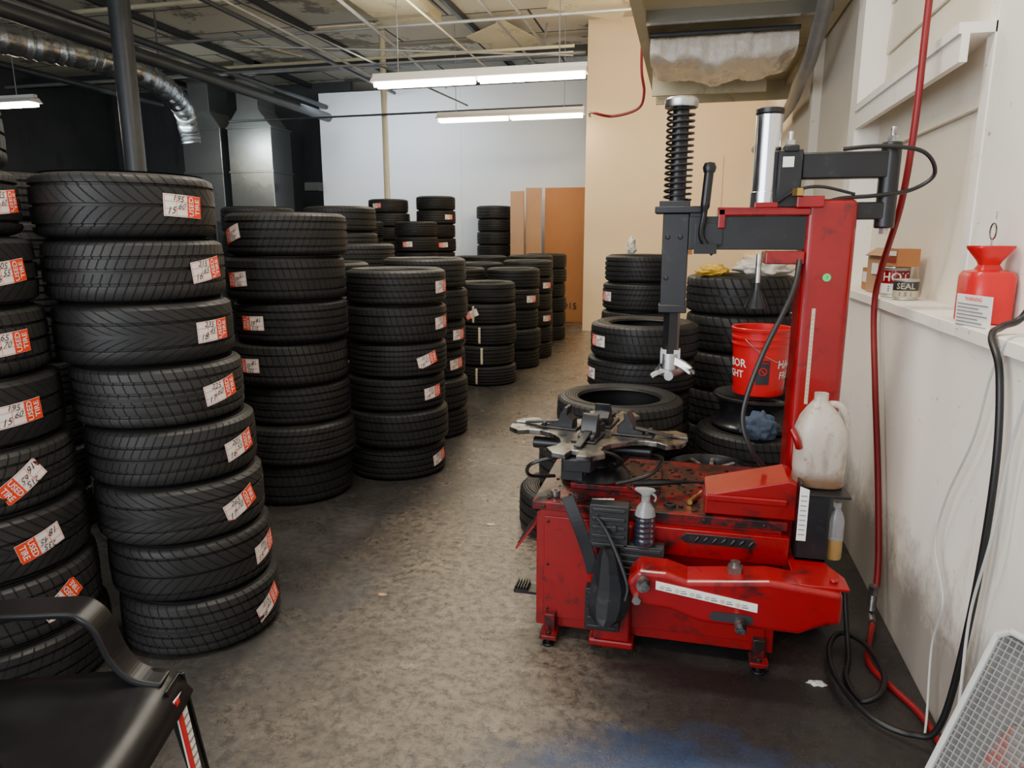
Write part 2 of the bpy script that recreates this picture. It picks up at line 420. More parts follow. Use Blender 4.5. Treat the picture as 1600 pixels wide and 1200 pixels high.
def sticker_mesh(R,nums,flip=False):
    L,H=.148,.072
    mb=MB()
    def mp(x,y,o):
        if flip: x,y=-x,-y
        a=x/R; return Vector(((R+o)*math.cos(a),(R+o)*math.sin(a),y))
    def rect(x0,x1,y0,y1,o,m,k=6):
        vs=[];fs=[]
        for i in range(k+1):
            x=x0+(x1-x0)*i/k; vs+= [mp(x,y0,o),mp(x,y1,o)]
        for i in range(k): fs.append((2*i,2*i+2,2*i+3,2*i+1))
        mb.add(vs,fs,m)
    rect(-L/2,L/2,-H/2,H/2,.0015,0,12)
    rect(L/2-.062,L/2-.001,-H/2+.001,H/2-.001,.0022,1)
    for y in (-H/2+.003,H/2-.004,.012,-.012): rect(-L/2+.003,L/2-.062,y,y+.0014,.0022,1)
    for x in (-L/2+.003,-.03): rect(x,x+.0014,-H/2+.003,H/2-.003,.0022,1,1)
    mb.text('USED',.0270,None,None,None,0,fn=lambda x,y:mp(L/2-.045-y,x,.003))
    mb.text('TIRE',.0270,None,None,None,0,fn=lambda x,y:mp(L/2-.018-y,x,.003))
    a,b,c=nums
    mb.text(a,.028,None,None,None,2,fn=lambda x,y:mp(-.024+x,y+.023-.15*x,.003))
    mb.text(b,.028,None,None,None,2,fn=lambda x,y:mp(-.012+x+.15*y,y-.002,.003))
    mb.text(c,.032,None,None,None,2,fn=lambda x,y:mp(-.050+x,y+.12*x-.018,.003))
    ob=mb.build('proto',[m_white,m_orange,m_ink],recalc=False); me=ob.data; bpy.data.objects.remove(ob)
    return me
NUMS=[('205','55','16'),('225','60','17'),('235','45','18'),('215','65','16'),('195','60','15'),('265','70','17')]
SC={}
def get_sticker(R,i,flip):
    k=(R,i%6,flip)
    if k not in SC: SC[k]=sticker_mesh(R,NUMS[i%6],flip)
    return SC[k]
tcount=0
DESC=['black V-tread winter tire','black ribbed tire','wide arrow-tread black tire','black blocky-tread tire','large chunky SUV tire','worn straight-grooved tire','black slant-tread tire','black ribbed tire','black fine-tread tire','black fine-tread tire']
GROUP='used tires stacked on the floor'
def stack(x,y,n,H,vs,top=None,stk={},where='in a tall stack',jit=.012,bands=False):
    global tcount
    ws=[VAR[vs[i%len(vs)]][2] for i in range(n)]
    k=H/sum(ws); z=0; tx,ty=top if top else (x,y)
    for i in range(n):
        v=vs[i%len(vs)]; me,R,w=VAR[v]; f=i/max(1,n-1)
        px=x+(tx-x)*f+random.uniform(-jit,jit); py=y+(ty-y)*f+random.uniform(-jit,jit)
        ob=bpy.data.objects.new('car_tire',me); COL.objects.link(ob); rz=random.uniform(0,6.28)
        ob.location=(px,py,z); ob.rotation_euler=(0,0,rz); ob.scale=(1,1,k)
        idx=n-1-i
        lab=DESC[v]+' '+where
        ob['category']='tire'; ob['group']=GROUP
        if idx in stk:
            d,roll,flip=stk[idx]
            az=math.atan2(-py,-px)+rad(d)
            s=bpy.data.objects.new('price_sticker',get_sticker(R,tcount,flip)); COL.objects.link(s); s.parent=ob
            s.location=(0,0,w/2)
            s.rotation_euler=(rad(roll),0,az-rz)
            s['label']='white and orange USED TIRE sticker with handwritten size'
            lab=DESC[v]+' with sticker '+where
        if bands and i<4:
            b=MB(); a0=math.atan2(-py,-px)+rad((-20,-6,-14,-24)[i])-rz
            prof=[(R-.004,w*.10),(R+.0015,w*.16),(R+.003,w*.5),(R+.0015,w*.84),(R-.004,w*.90)]
            vv=[];ff=[]
            for j,(r0,z0) in enumerate(prof):
                for a in (-.035,.035): vv.append(((r0+.003)*math.cos(a0+a),(r0+.003)*math.sin(a0+a),z0))
            for j in range(len(prof)-1): ff.append((2*j,2*j+1,2*j+3,2*j+2))
            b.add(vv,ff); bo=b.build('tape_band',m_tape,parent=ob); bo['label']='cream masking tape wrapped over the tread'
        ob['label']=lab
        z+=w*k; tcount+=1
    return z
stack(-2.272,1.785,9,1.93,[9,3,2,9,2,3,2,9,3],top=(-2.382,1.715),stk={2:(44,6,False),3:(36,3,False),4:(33,3,False),5:(26,32,True),6:(28,14,True),7:(33,28,False),1:(55,5,False)},where='in a tall leaning stack',jit=.003)
stack(-1.81,2.235,8,1.71,[7,0,6,8,7,6,8,0],top=(-1.955,2.20),stk={0:(36,-3,False),1:(48,8,False),2:(45,2,False),3:(42,10,False),4:(48,12,False),5:(40,20,False),6:(60,10,False),7:(53,22,False)},jit=.006)
stack(-2.23,3.68,7,1.63,[3,9,1,3,1,3,9],top=(-2.18,3.66),stk={0:(-60,15,True),1:(-52,5,True),2:(-42,2,True),3:(-44,2,True)},jit=.018)
stack(-1.80,4.22,6,1.31,[1,3,1,5,3,1],top=(-1.78,4.22),stk={0:(62,2,False),1:(60,3,False),2:(35,15,False),3:(46,5,False),5:(58,10,False)},jit=.012)
bh='in a stack behind others'
stack(-2.62,3.02,8,1.74,[1,3,2],where=bh,jit=.005)
stack(-3.30,2.86,8,1.80,[1,5],where=bh)
stack(-2.50,4.68,6,1.33,[1,5])
stack(-1.94,5.11,6,1.35,[1,3,1],stk={2:(55,0,False),3:(50,5,False)},jit=.02)
stack(-2.68,5.53,7,1.45,[1,5],jit=.02)
stack(-3.11,6.14,8,1.77,[1,3],jit=.02)
stack(-3.76,5.80,8,1.76,[5,1],jit=.006)
stack(-4.10,4.30,7,1.5,[1,5],where=bh)
E='in a low stack'
stack(-2.02,7.15,5,1.05,[5,1,5,1,6],stk={1:(-28,25,True)},bands=True,where=E,jit=.02)
stack(-1.98,8.12,5,1.15,[1,3],stk={1:(45,0,False)},where=E,jit=.018)
stack(-2.66,8.25,5,1.14,[1,5],where=E)
stack(-2.75,7.45,5,1.10,[5,1],where=E)
stack(-1.95,8.85,6,1.22,[5,1],stk={1:(50,0,False),3:(50,0,False)},where=E)
stack(-2.11,9.71,6,1.26,[1,5],where=E)
stack(-2.80,9.9,6,1.24,[1,5],where=E)
stack(-2.62,8.98,6,1.18,[5,1],where=E,jit=.004)
stack(-2.05,10.5,6,1.26,[1,5],where=E)
Bk='in a stack near white wall'
bs={i:(random.choice((-35,25,40)),4,bool(i%2)) for i in range(0,9,2)}
stack(-4.56,10.62,10,2.07,[1,5],where=Bk,stk=bs)
stack(-3.90,10.89,10,2.12,[1,5],where=Bk,stk={1:(40,0,False),3:(20,3,True),5:(40,3,False)})
stack(-4.52,9.50,8,1.72,[1,5],where=Bk,stk={1:(20,3,True),2:(45,0,False),4:(-30,0,False)})
stack(-3.84,9.90,8,1.72,[1,5],where=Bk,stk={1:(-25,3,True),3:(45,0,False),4:(30,0,False)})
stack(-3.43,11.35,6,1.2,[1,5],where=Bk,jit=.005)
stack(-3.46,12.84,9,2.05,[3,1],where=Bk)
stack(-4.9,8.8,7,1.45,[1,5],where=Bk)
stack(-3.3,9.2,6,1.2,[1,5],where=Bk)
stack(-4.1,8.0,7,1.5,[5,1],where=Bk)
W='stacked behind a red machine'
stack(-.36,6.0,6,1.36,[3,9,1,3,9,1],top=(-.34,6.0),stk={0:(40,0,False),1:(-62,0,True)},where=W,jit=.018)
stack(-.27,4.40,5,1.0,[1,3,1,9,3],top=(-.24,4.38),stk={0:(-57,0,True),1:(-68,0,True)},where=W)
stack(.36,5.11,5,1.25,[4],where=W,stk={})
stack(-.48,3.52,3,.70,[3,3,3],top=(-.30,3.63),where=W,jit=.01)
zO=stack(.42,4.04,2,.475,[3,3],where='lying under a steel wheel')

# ---------------------------------------------------------------- steel wheel, bucket, cloths
def steel_wheel(x,y,z,R=.205,h=.17):
    prof=[(R-.012,0),(R,.004),(R,.016),(R-.018,.024),(R-.034,.05),(R-.04,h*.5),(R-.034,h-.05),(R-.018,h-.024),(R,h-.016),(R,h-.004),(R-.012,h),(R-.024,h-.02),(R-.042,h-.05),(R-.048,h*.5),(R-.042,.05),(R-.024,.02)]
    mb=MB().lathe(prof,(x,y,z),48,closed=True)
    pr2=[(R-.045,h*.55),(R-.07,h*.62),(R-.10,h*.72),(.075,h*.70),(.05,h*.60),(.032,h*.60),(.032,h*.57),(.05,h*.56),(.08,h*.65),(R-.07,h*.55)]
    mb.lathe(pr2,(x,y,z),48,closed=True)
    for i in range(5):
        a=i*2*math.pi/5; mb.cyl((x+.055*math.cos(a),y+.055*math.sin(a),z+h*.62),(x+.055*math.cos(a),y+.055*math.sin(a),z+h*.72),.011,n=6)
    return mb.build('steel_wheel',m_rim,org=(x,y,z),label='black steel wheel lying flat on a tire',category='wheel')
steel_wheel(.42,4.04,zO+.002,R=.245,h=.18)
def bucket(x,y,z):
    e=thing('bucket',(x,y,z),'red plastic bucket with white lettering on a steel wheel','bucket')
    O=Vector((x,y,z))
    mb=MB().lathe([(0,0),(.128,0),(.132,.004),(.146,.27),(.152,.272),(.152,.282),(.147,.284),(.148,.305),(.155,.307),(.155,.318),(.149,.320),(.150,.345),(.157,.347),(.159,.362),(.155,.366),(.146,.362),(.128,.012),(0,.010)],O,56)
    mb.build('bucket_body',m_bucket,parent=e,org=O)
    az=math.atan2(-y,-x)
    mb=MB()
    def wr(a0,zc):
        def fn(px,py):
            zz=zc+py; r=.1325+.0135*zz/.27+.0015; a=a0+px/r
            return O+Vector((r*math.cos(a),r*math.sin(a),zz))
        return fn
    for a0 in (az-rad(78),az+rad(90)):
        mb.text('HARBOR',.062,None,None,None,0,fn=wr(a0,.175)); mb.text('FREIGHT',.055,None,None,None,0,fn=wr(a0,.115))
    mb.build('bucket_lettering',m_white,parent=e,org=O,recalc=False)
    mb=MB(); f=wr(az+rad(8),.14)
    vs=[];fs=[]
    for i in range(9):
        px=-.035+.07*i/8; vs+= [f(px,-.07),f(px,.06)]
    for i in range(8): fs.append((2*i,2*i+2,2*i+3,2*i+1))
    mb.add(vs,fs,0)
    def g(px,py): return f(px,py)+ (f(px,py)-O-Vector((0,0,.1))).normalized()*.002
    n=28; ring=[];rf=[]
    for i in range(n):
        a=2*math.pi*i/n
        ring+= [g(.022*math.cos(a),.022*math.sin(a)+.0),g(.017*math.cos(a),.017*math.sin(a)+.0)]
    for i in range(n): j=(i+1)%n; rf.append((2*i,2*j,2*j+1,2*i+1))
    mb.add(ring,rf,1)
    mb.add([g(-.016,.012),g(-.012,.016),g(.016,-.012),g(.012,-.016)],[(0,1,2,3)],1)
    mb.text('WARNING',.012,None,None,None,1,fn=lambda x,y:g(x,y+.046))
    mb.build('warning_label',[m_ink,m_bucket],parent=e,org=O,recalc=False)
    hp=[(x+.160*math.cos(t),y+.160*math.sin(t),z+.31-.13*max(0,math.cos(t-az-rad(60)))) for t in [az-rad(30)+i*rad(180)/16 for i in range(17)]]
    MB().tube(hp,.0025,6).build('bucket_handle',m_chrome,parent=e,org=O)
bucket(.41,4.04,zO+.185)
def crumple(name,c,r,mat,label,cat,seed=0,amp=.45):
    bm=bmesh.new(); bmesh.ops.create_icosphere(bm,subdivisions=4,radius=1)
    for v in bm.verts:
        n=v.co.normalized(); d=1+amp*noise.fractal(n*2.2+Vector((seed,0,0)),1,2,4)
        v.co=Vector((n.x*r[0]*d,n.y*r[1]*d,max(n.z*d,-.8)*r[2]+r[2]*.8))
    me=bpy.data.meshes.new(name); bm.to_mesh(me); bm.free(); me.materials.append(mat)
    for p in me.polygons: p.use_smooth=True
    ob=bpy.data.objects.new(name,me); COL.objects.link(ob); ob.location=c
    ob['label']=label; ob['category']=cat
    return ob
crumple('shop_rag',(.40,3.745,zO+.0),(.085,.05,.075),m_rag,'crumpled blue shop rag draped on a tire','rag',3)
crumple('plastic_bag',(.48,4.98,1.252),(.16,.12,.06),m_bag,'crumpled pale plastic bag on top of a tire stack','bag',5)
crumple('yellow_glove',(.17,4.92,1.252),(.09,.06,.04),m_yellow,'yellow work glove lying on a tire stack','glove',9)
MB().box((-.16,5.95,1.362),(.02,6.1,1.50),rot=(0,0,12)).box((-.155,5.96,1.50),(.015,6.02,1.505),rot=(25,0,12)).build('cardboard_box',m_card1,org=(-.07,6.02,1.362),label='small open brown cardboard box on a tire stack',category='box')
crumple('paper_roll',(-.45,5.96,1.362),(.035,.035,.07),m_bag,'crumpled off-white paper on a tire stack','paper',2)
def alloy(x,y,z,tw=0):
    e=thing('alloy_wheel',(x,y,z),'dark alloy wheel with thin spokes lying flat','wheel',group='loose alloy wheels')
    O=Vector((x,y,z)); R=.20
    MB().lathe([(R-.01,0),(R,.006),(R-.02,.03),(R-.02,.18),(R,.212),(R-.01,.217),(R-.028,.19),(R-.032,.02)],O,48,closed=True).build('rim',m_rim,parent=e,org=O)
    mb=MB()
    for i in range(10):
        a=i*2*math.pi/10+tw; d=Vector((math.cos(a),math.sin(a),0)); s=Vector((-math.sin(a),math.cos(a),0))
        mb.sweep([O+d*.03+Vector((0,0,.17)),O+d*.1+Vector((0,0,.195)),O+d*.175+Vector((0,0,.195))],.018,.014,s)
    mb.cyl(O+Vector((0,0,.16)),O+Vector((0,0,.20)),.04,n=24)
    mb.build('spokes',m_alu,parent=e,org=O,bevel=.003)
alloy(.15,3.37,0.0); alloy(.15,3.36,.218,.2)

# ---------------------------------------------------------------- tyre changer
MO=Vector((0,2.7,0))
tc=thing('tire_changer',MO,'red and black tire changing machine beside the white wall','tire changer')
def P(mb,name,mats,bevel=0,parent=None,**kw): return mb.build(name,mats,parent=parent or tc,org=MO,bevel=bevel,**kw)
mb=MB()
mb.prism([(-.50,.045),(.36,.045),(.36,.535),(-.44,.535),(-.50,.50)],(0,2.44,0),(1,0,0),(0,0,1),(0,.58,0))
mb.box((-.515,2.425,.515),(.375,3.035,.545),1)
mb.box((-.47,2.43,.085),(.33,2.441,.49),0)
mb.box((-.40,2.60,.545),(-.06,2.9,.565),1)
for x in (-.47,-.3,-.1,.1,.3):
    mb.cyl((x,2.418,.53),(x,2.427,.53),.007,n=8,mat=2)
for z in (.12,.3,.47): mb.cyl((-.455,2.425,z),(-.455,2.435,z),.006,n=8,mat=2)
for (x,y) in ((-.46,2.47),(-.35,2.46),(-.2,2.47),(.02,2.5),(-.1,2.95),(.05,2.93),(.2,2.95)):
    mb.cyl((x,y,.545),(x,y,.552),.009,n=6,mat=2)
cab=P(mb,'cabinet',[m_red,m_redtop,m_black],.006)
mb=MB()
for i in range(240):
    x=random.uniform(-.48,.12);y=random.uniform(2.44,2.95);s=random.uniform(.002,.007)
    if x>-.42 and y>2.58 and x<-.04: zz=.565
    else: zz=.545
    mb.box((x,y,zz),(x+s*2,y+s,zz+s*.6),rot=(0,0,random.uniform(0,90)))
P(mb,'grit',m_rubpad,parent=cab,kind='stuff')
for (x,y) in ((-.44,2.40),(.31,2.40),(-.44,2.99),(.31,2.99)):
    mb=MB().box((x-.032,y-.04,.028),(x+.032,y+.04,.044)).box((x-.02,y,.04),(x+.02,y+.04,.11)).cyl((x,y-.02,0),(x,y-.02,.055),.010,n=10,mat=1).cyl((x,y-.02,0),(x,y-.02,.010),.022,n=14,mat=1)
    P(mb,'foot',[m_redtop,m_black],.002)
mb=MB().box((-.61,2.46,.38),(-.49,2.62,.388),0,rot=(0,-55,0))
for i in range(4): mb.box((-.594,2.475+i*.036,.387),(-.506,2.488+i*.036,.392),1,rot=(0,-55,0),piv=(-.55,2.54,.384))
P(mb,'side_flap',[m_red,m_black])
mb=MB().box((-.60,2.49,.135),(-.49,2.56,.145)).box((-.60,2.49,.145),(-.545,2.56,.15))
for k in range(5): mb.box((-.597+k*.011,2.49,.15),(-.592+k*.011,2.56,.162))
P(mb,'pedal',m_black)
# loose parts on the cabinet top
MB().lathe([(.008,0),(.017,0),(.017,.022),(.008,.022)],(-.44,2.50,.546),14,closed=True).build('steel_socket',m_plate,org=(-.44,2.50,.546),label='small steel socket lying on the red cabinet',category='socket')
MB().lathe([(.012,0),(.022,0),(.022,.008),(.012,.008)],(-.02,2.50,.546),16,closed=True).build('rubber_ring',m_rubpad,org=(-.02,2.50,.546),label='small black rubber ring on the red cabinet',category='ring')
MB().cyl((-.30,2.475,.553),(-.22,2.49,.553),.006,n=10).build('valve_tool',m_alu,org=(-.26,2.48,.547),label='small silver valve tool on the red cabinet',category='tool')
# turntable
TC=Vector((-.32,2.74,.735))
mb=MB()
poly=[]
ang0=rad(-8)
for q in range(4):
    a=ang0+q*math.pi/2
    L=.345
    for (l,s) in ((.165,-.100),(.21,-.082),(.255,-.086),(.295,-.112),(L,-.075),(L+.010,-.02),(L-.02,-.018),(L-.05,-.014),(L-.05,.014),(L-.02,.018),(L+.010,.02),(L,.075),(.295,.112),(.255,.086),(.21,.082),(.165,.100)):
        poly.append((l*math.cos(a)-s*math.sin(a),l*math.sin(a)+s*math.cos(a)))
    b=a+math.pi/4; poly.append((.185*math.cos(b),.185*math.sin(b)))
mb.prism(poly,TC+Vector((0,0,-.010)),(1,0,0),(0,1,0),(0,0,.020))
tt=P(mb,'turntable',m_ttop,.003)
up=Vector((0,0,1))
for q in range(4):
    a=ang0+q*math.pi/2; d=Vector((math.cos(a),math.sin(a),0)); s=Vector((-math.sin(a),math.cos(a),0))
    r0=.10 if q%2 else .13
    mb=MB()
    prof=[(r0-.04,.010),(r0+.06,.010),(r0+.06,.026),(r0+.025,.034),(r0+.016,.070),(r0-.002,.098),(r0-.018,.100),(r0-.014,.068),(r0-.04,.046)]
    mb.prism(prof,TC-s*.032,d,up,s*.064)
    mb.prism([(r0-.06,.0105),(r0+.10,.0105),(r0+.10,.018),(r0-.06,.018)],TC-s*.048,d,up,s*.096)
    mb.sweep([TC+d*(r0+.02)+up*.036,TC+d*(r0+.17)+up*.016],.030,.009,s)
    mb.cyl(TC+d*(r0+.08)+s*.03+up*.015,TC+d*(r0+.08)+s*.03+up*.032,.010,n=6)
    P(mb,'clamp',m_black,.003,parent=tt)
mb=MB().cyl(TC+Vector((0,0,.008)),TC+Vector((0,0,.04)),.034,n=6).cyl(TC+Vector((0,0,.04)),TC+Vector((0,0,.055)),.018,n=16)
P(mb,'center_bolt',m_black,parent=tt)
mb=MB().lathe([(0,-.010),(.15,-.010),(.15,-.03),(.10,-.045),(.085,-.07),(.085,-.12),(.12,-.14),(.14,-.17),(0,-.17)],TC,40)
mb.box(TC+Vector((-.09,-.31,-.10)),TC+Vector((-.01,-.06,-.03)))
mb.prism([(-.05,-.33),(.05,-.33),(.07,-.24),(.03,-.14),(-.03,-.14),(-.07,-.24)],TC+Vector((-.03,0,-.06)),(1,0,0),(0,1,0),(0,0,.045))
mb.cyl(TC+Vector((-.03,-.29,-.075)),TC+Vector((-.03,-.17,-.075)),.03,n=16)
mb.cyl(TC+Vector((-.25,-.02,-.05)),TC+Vector((.22,-.05,-.05)),.024,n=14)
mb.cyl(TC+Vector((.08,-.14,-.09)),TC+Vector((.14,-.02,-.06)),.018,n=14)
P(mb,'turntable_base',m_black,.003)
mb=MB().tube(spath([TC+Vector((-.08,-.27,-.02)),TC+Vector((-.20,-.30,-.05)),TC+Vector((-.23,-.2,-.13)),TC+Vector((-.15,-.1,-.16))]),.007)
P(mb,'turntable_hose',m_hose_b)
mb=MB().tube(spath([TC+Vector((.1,-.22,-.13)),TC+Vector((.22,-.18,-.10)),TC+Vector((.26,-.06,-.07)),TC+Vector((.16,.03,-.09))]),.008)
P(mb,'turntable_hose',m_hose_b)
mb=MB().tube(spath([TC+Vector((-.02,-.28,-.03)),TC+Vector((.06,-.26,.0)),TC+Vector((.12,-.2,-.05)),TC+Vector((.06,-.1,-.12))]),.007)
P(mb,'turntable_hose',m_hose_b)
MB().tube(spath([(-.16,2.62,.577),(-.06,2.64,.582),(.04,2.69,.575),(.11,2.74,.562)]),lambda t:.010+.004*math.sin(t*6),8).build('tire_lever',m_black,org=(-.05,2.64,.566),label='black steel tire lever lying on the red cabinet',category='tire lever')
MB().cyl((.05,2.52,.557),(.072,2.58,.557),.010,mat=0,n=10).cyl((.072,2.58,.557),(.092,2.65,.557),.004,mat=1,n=8).build('screwdriver',[m_brass,m_chrome],org=(.07,2.58,.547),label='small screwdriver lying on the red cabinet',category='screwdriver')
# column
mb=MB().box((.395,2.72,.10),(.565,2.90,1.63)); mb.box((.36,2.66,.045),(.60,2.98,.10)); mb.box((.35,2.70,.10),(.40,2.92,.50))
P(mb,'column',m_red,.045,seg=6)
mb=MB().box((.4405,2.7185,.90),(.4525,2.7195,1.25),0)
for i in range(20): mb.box((.4435,2.7178,.92+i*.016),(.4495,2.7184,.924+i*.016),1)
P(mb,'warning_strip',[m_tape,m_conduit,m_orange])
mb=MB().cyl((.480,2.7195,1.36),(.480,2.7175,1.36),.014,n=24)
mb.text('1',.016,(.480,2.717,1.36),(1,0,0),(0,0,1),1)
P(mb,'round_sticker',[m_green,m_ink])
mb=MB().box((.10,2.715,1.575),(.41,2.88,1.60)).box((.10,2.715,1.53),(.125,2.735,1.60)).box((.36,2.705,1.60),(.45,2.74,1.64)).box((.27,2.71,1.405),(.40,2.88,1.45)).box((.22,2.715,1.60),(.30,2.735,1.62))
P(mb,'arm_mount',m_red,.004)
mb=MB().box((.0,2.73,1.455),(.41,2.84,1.573)).box((.02,2.725,1.47),(.12,2.73,1.55))
P(mb,'swing_arm',m_black,.010,seg=3)
P(MB().cyl((.36,2.70,1.64),(.36,2.70,1.665),.02,n=6,mat=0),'hose_fitting',m_brass)
mb=MB().box((-.095,2.74,1.22),(.0,2.84,1.585)).box((-.125,2.725,1.585),(.04,2.855,1.61)).box((-.11,2.73,1.60),(.0,2.85,1.63)).box((-.10,2.735,1.22),(.005,2.845,1.25)).box((.0,2.735,1.50),(.045,2.83,1.60))
mb.cyl((-.075,2.735,1.50),(-.075,2.742,1.50),.01,n=6); mb.cyl((-.03,2.735,1.50),(-.03,2.742,1.50),.01,n=6); mb.cyl((-.075,2.735,1.35),(-.075,2.742,1.35),.01,n=6)
sl=P(mb,'vertical_slide',m_black,.006)
P(MB().cyl((-.048,2.79,1.05),(-.048,2.79,1.24),.032,n=6,smooth=False),'hex_shaft',m_black,parent=sl)
P(MB().cyl((-.048,2.79,1.6),(-.048,2.79,1.97),.030,n=24),'guide_rod',m_black,parent=sl)
pts=[]
for i in range(15*14+1):
    a=i*2*math.pi/14; pts.append((-.048+.048*math.cos(a),2.79+.048*math.sin(a),1.635+.32*i/(15*14)))
P(MB().tube(pts,.0045,6),'coil_spring',m_black,parent=sl)
P(MB().lathe([(0,.0),(.058,.0),(.060,.004),(.060,.026),(.052,.034),(.02,.036),(0,.036)],(-.048,2.79,1.958),32),'spring_cap',m_alu,parent=sl)
mb=MB().box((-.085,2.765,1.02),(-.01,2.815,1.075)).cyl((-.048,2.79,1.0),(-.048,2.79,1.06),.038,n=20)
mb.loft([(0.965,-.055,2.79,.012,.010),(.975,-.05,2.79,.045,.018),(.99,-.045,2.79,.06,.024),(1.01,-.045,2.79,.045,.028),(1.03,-.048,2.79,.035,.03)],n=20)
mb.sweep(spath([(-.045,2.78,1.04),(0.0,2.77,1.02),(.03,2.76,1.00),(.035,2.755,1.0)]),.04,.026,(0,1,0))
mb.sweep(spath([(-.05,2.78,1.0),(-.09,2.775,.985),(-.115,2.77,.97)]),.028,.016,(0,1,0))
mb.cyl((-.05,2.75,.975),(-.05,2.83,.975),.018,n=16)
P(mb,'mount_head',m_alu,.004,parent=sl)
mb=MB().tube(spath([(.09,2.715,1.44),(.045,2.71,1.50),(.05,2.70,1.58),(.055,2.70,1.66),(.06,2.70,1.735)]),lambda t:.011+(.006 if t>.55 else 0),12)
mb.lathe([(0,.0),(.02,.004),(.024,.02),(.018,.036),(0,.04)],(.06,2.70,1.72),20)
mb.box((.02,2.70,1.44),(.10,2.73,1.475))
P(mb,'lock_handle',m_blackpl)
mb=MB().cyl((.26,2.80,1.585),(.26,2.80,1.925),.046,n=32,mat=0).cyl((.26,2.80,1.925),(.26,2.80,1.945),.049,n=32,mat=1).cyl((.26,2.80,1.59),(.26,2.80,1.66),.05,n=32,mat=0)
P(mb,'air_cylinder',[m_chrome,m_black],.003)
mb=MB().cyl((.247,2.70,1.27),(.247,2.70,1.44),.010,n=14,mat=0).lathe([(0,.09),(.014,.09),(.016,.06),(.038,.012),(.042,.0),(.03,0),(.012,.05)],(.247,2.70,1.25),24,mat=1)
for i in range(8):
    a=i*math.pi/4; mb.cyl((.247+.014*math.cos(a),2.70+.014*math.sin(a),1.31),(.247+.04*math.cos(a),2.70+.04*math.sin(a),1.255),.003,n=6,mat=1)
P(mb,'press_rod',[m_alu,m_blackpl])
mb=MB().box((.295,2.745,1.60),(.375,2.835,1.80)); mb.box((.31,2.74,1.79),(.36,2.84,1.815)); mb.box((.375,2.765,1.70),(.66,2.825,1.79))
mb.box((.40,2.765,1.56),(.66,2.825,1.62)); mb.cyl((.665,2.795,1.53),(.665,2.795,1.82),.033,n=20)
ha=P(mb,'helper_arm',m_black,.006)
P(MB().box((.308,2.7415,1.74),(.345,2.7445,1.775)),'white_tag',m_white,parent=ha)
for x,z in ((.335,1.815),(.665,1.82)):
    P(MB().cyl((x,2.795,z),(x,2.795,z+.02),.018,n=6).cyl((x,2.795,z+.018),(x,2.795,z+.05),.009,n=10),'bolt',m_alu,parent=ha)
P(MB().cyl((.665,2.795,1.51),(.665,2.795,1.53),.016,n=6),'bolt',m_alu,parent=ha)
P(MB().tube(spath([(.50,2.74,1.795),(.62,2.73,1.80),(.75,2.74,1.78),(.80,2.77,1.71),(.74,2.79,1.66),(.62,2.75,1.64),(.50,2.74,1.63),(.42,2.73,1.60)],8),.007),'air_line',m_hose_b)
P(MB().tube(spath([(.30,2.73,1.62),(.36,2.70,1.66),(.44,2.72,1.67),(.55,2.74,1.645)],8),.0055),'air_line',m_hose_b)
P(MB().tube(spath([(.385,2.71,1.42),(.36,2.66,1.3),(.27,2.62,1.08),(.22,2.60,.88),(.25,2.58,.76),(.30,2.60,.69)],10),.009),'air_line',m_hose_b)
mb=MB().prism([(.10,.55),(.40,.55),(.40,.68),(.37,.69),(.10,.62)],(0,2.44,0),(1,0,0),(0,0,1),(0,.20,0))
mb.box((.10,2.43,.60),(.37,2.44,.625))
P(mb,'tool_tray',m_red,.006)
mb=MB().box((-.10,2.40,.40),(.38,2.50,.50))
mb.prism([(-.02,-.018),(.20,-.018),(.22,0),(.20,.018),(-.02,.018),(-.04,0)],(.06,2.398,.47),(1,0,0),(0,0,1),(0,.004,0),1)
for i in range(7): mb.cyl((.07+i*.03,2.395,.46+.004*(i%2)),(.085+i*.03,2.395,.48),.006,n=8,mat=1)
P(mb,'breaker_cylinder_housing',[m_red,m_black],.008)
mb=MB()
poly=[(-.13,.335),(-.11,.300),(.0,.295),(.10,.262),(.40,.262),(.48,.305),(.52,.31),(.52,.415),(.30,.435),(.05,.405),(-.02,.425),(-.11,.425),(-.145,.38)]
mb.prism(poly,(0,2.20,0),(1,0,0),(0,0,1),(0,.125,0))
arm=P(mb,'breaker_arm',m_red,.016,seg=4)
mb=MB().prism([(-.05,.395),(.27,.353),(.27,.325),(-.05,.367)],(0,2.196,0),(1,0,0),(0,0,1),(0,.0035,0))
for i in range(6):
    x=-.03+i*.048; z=.378-(x+.05)*.131
    mb.cyl((x,2.1945,z),(x,2.1958,z),.008,n=12,mat=2); mb.box((x+.012,2.1945,z-.008),(x+.032,2.1955,z-.004),1); mb.box((x+.012,2.1945,z),(x+.028,2.1955,z+.003),1)
P(mb,'instruction_label',[m_white,m_conduit,m_tape],parent=arm)
P(MB().prism([(.135,.280),(.25,.280),(.262,.295),(.25,.311),(.135,.311),(.122,.295)],(0,2.1965,0),(1,0,0),(0,0,1),(0,.004,0)),'slot',m_ink,parent=arm)
P(MB().cyl((-.09,2.17,.385),(-.09,2.20,.385),.022,n=20),'pivot_bolt',m_plate,parent=arm)
P(MB().cyl((-.11,2.18,.325),(-.11,2.20,.325),.015,n=6),'pivot_bolt',m_plate,parent=arm)
P(MB().cyl((.22,2.15,.285),(.22,2.20,.285),.018,n=16).cyl((.22,2.14,.285),(.22,2.152,.285),.013,n=6),'pivot_bolt',m_plate,parent=arm)
P(MB().cyl((.20,2.27,.42),(.20,2.27,.445),.026,n=6).cyl((.20,2.27,.443),(.20,2.27,.46),.016,n=12),'pivot_bolt',m_plate,parent=arm)
mb=MB().prism([(.38,2.22),(.54,2.22),(.54,2.30),(.48,2.44),(.38,2.46)],(0,0,.415),(1,0,0),(0,1,0),(0,0,.012))
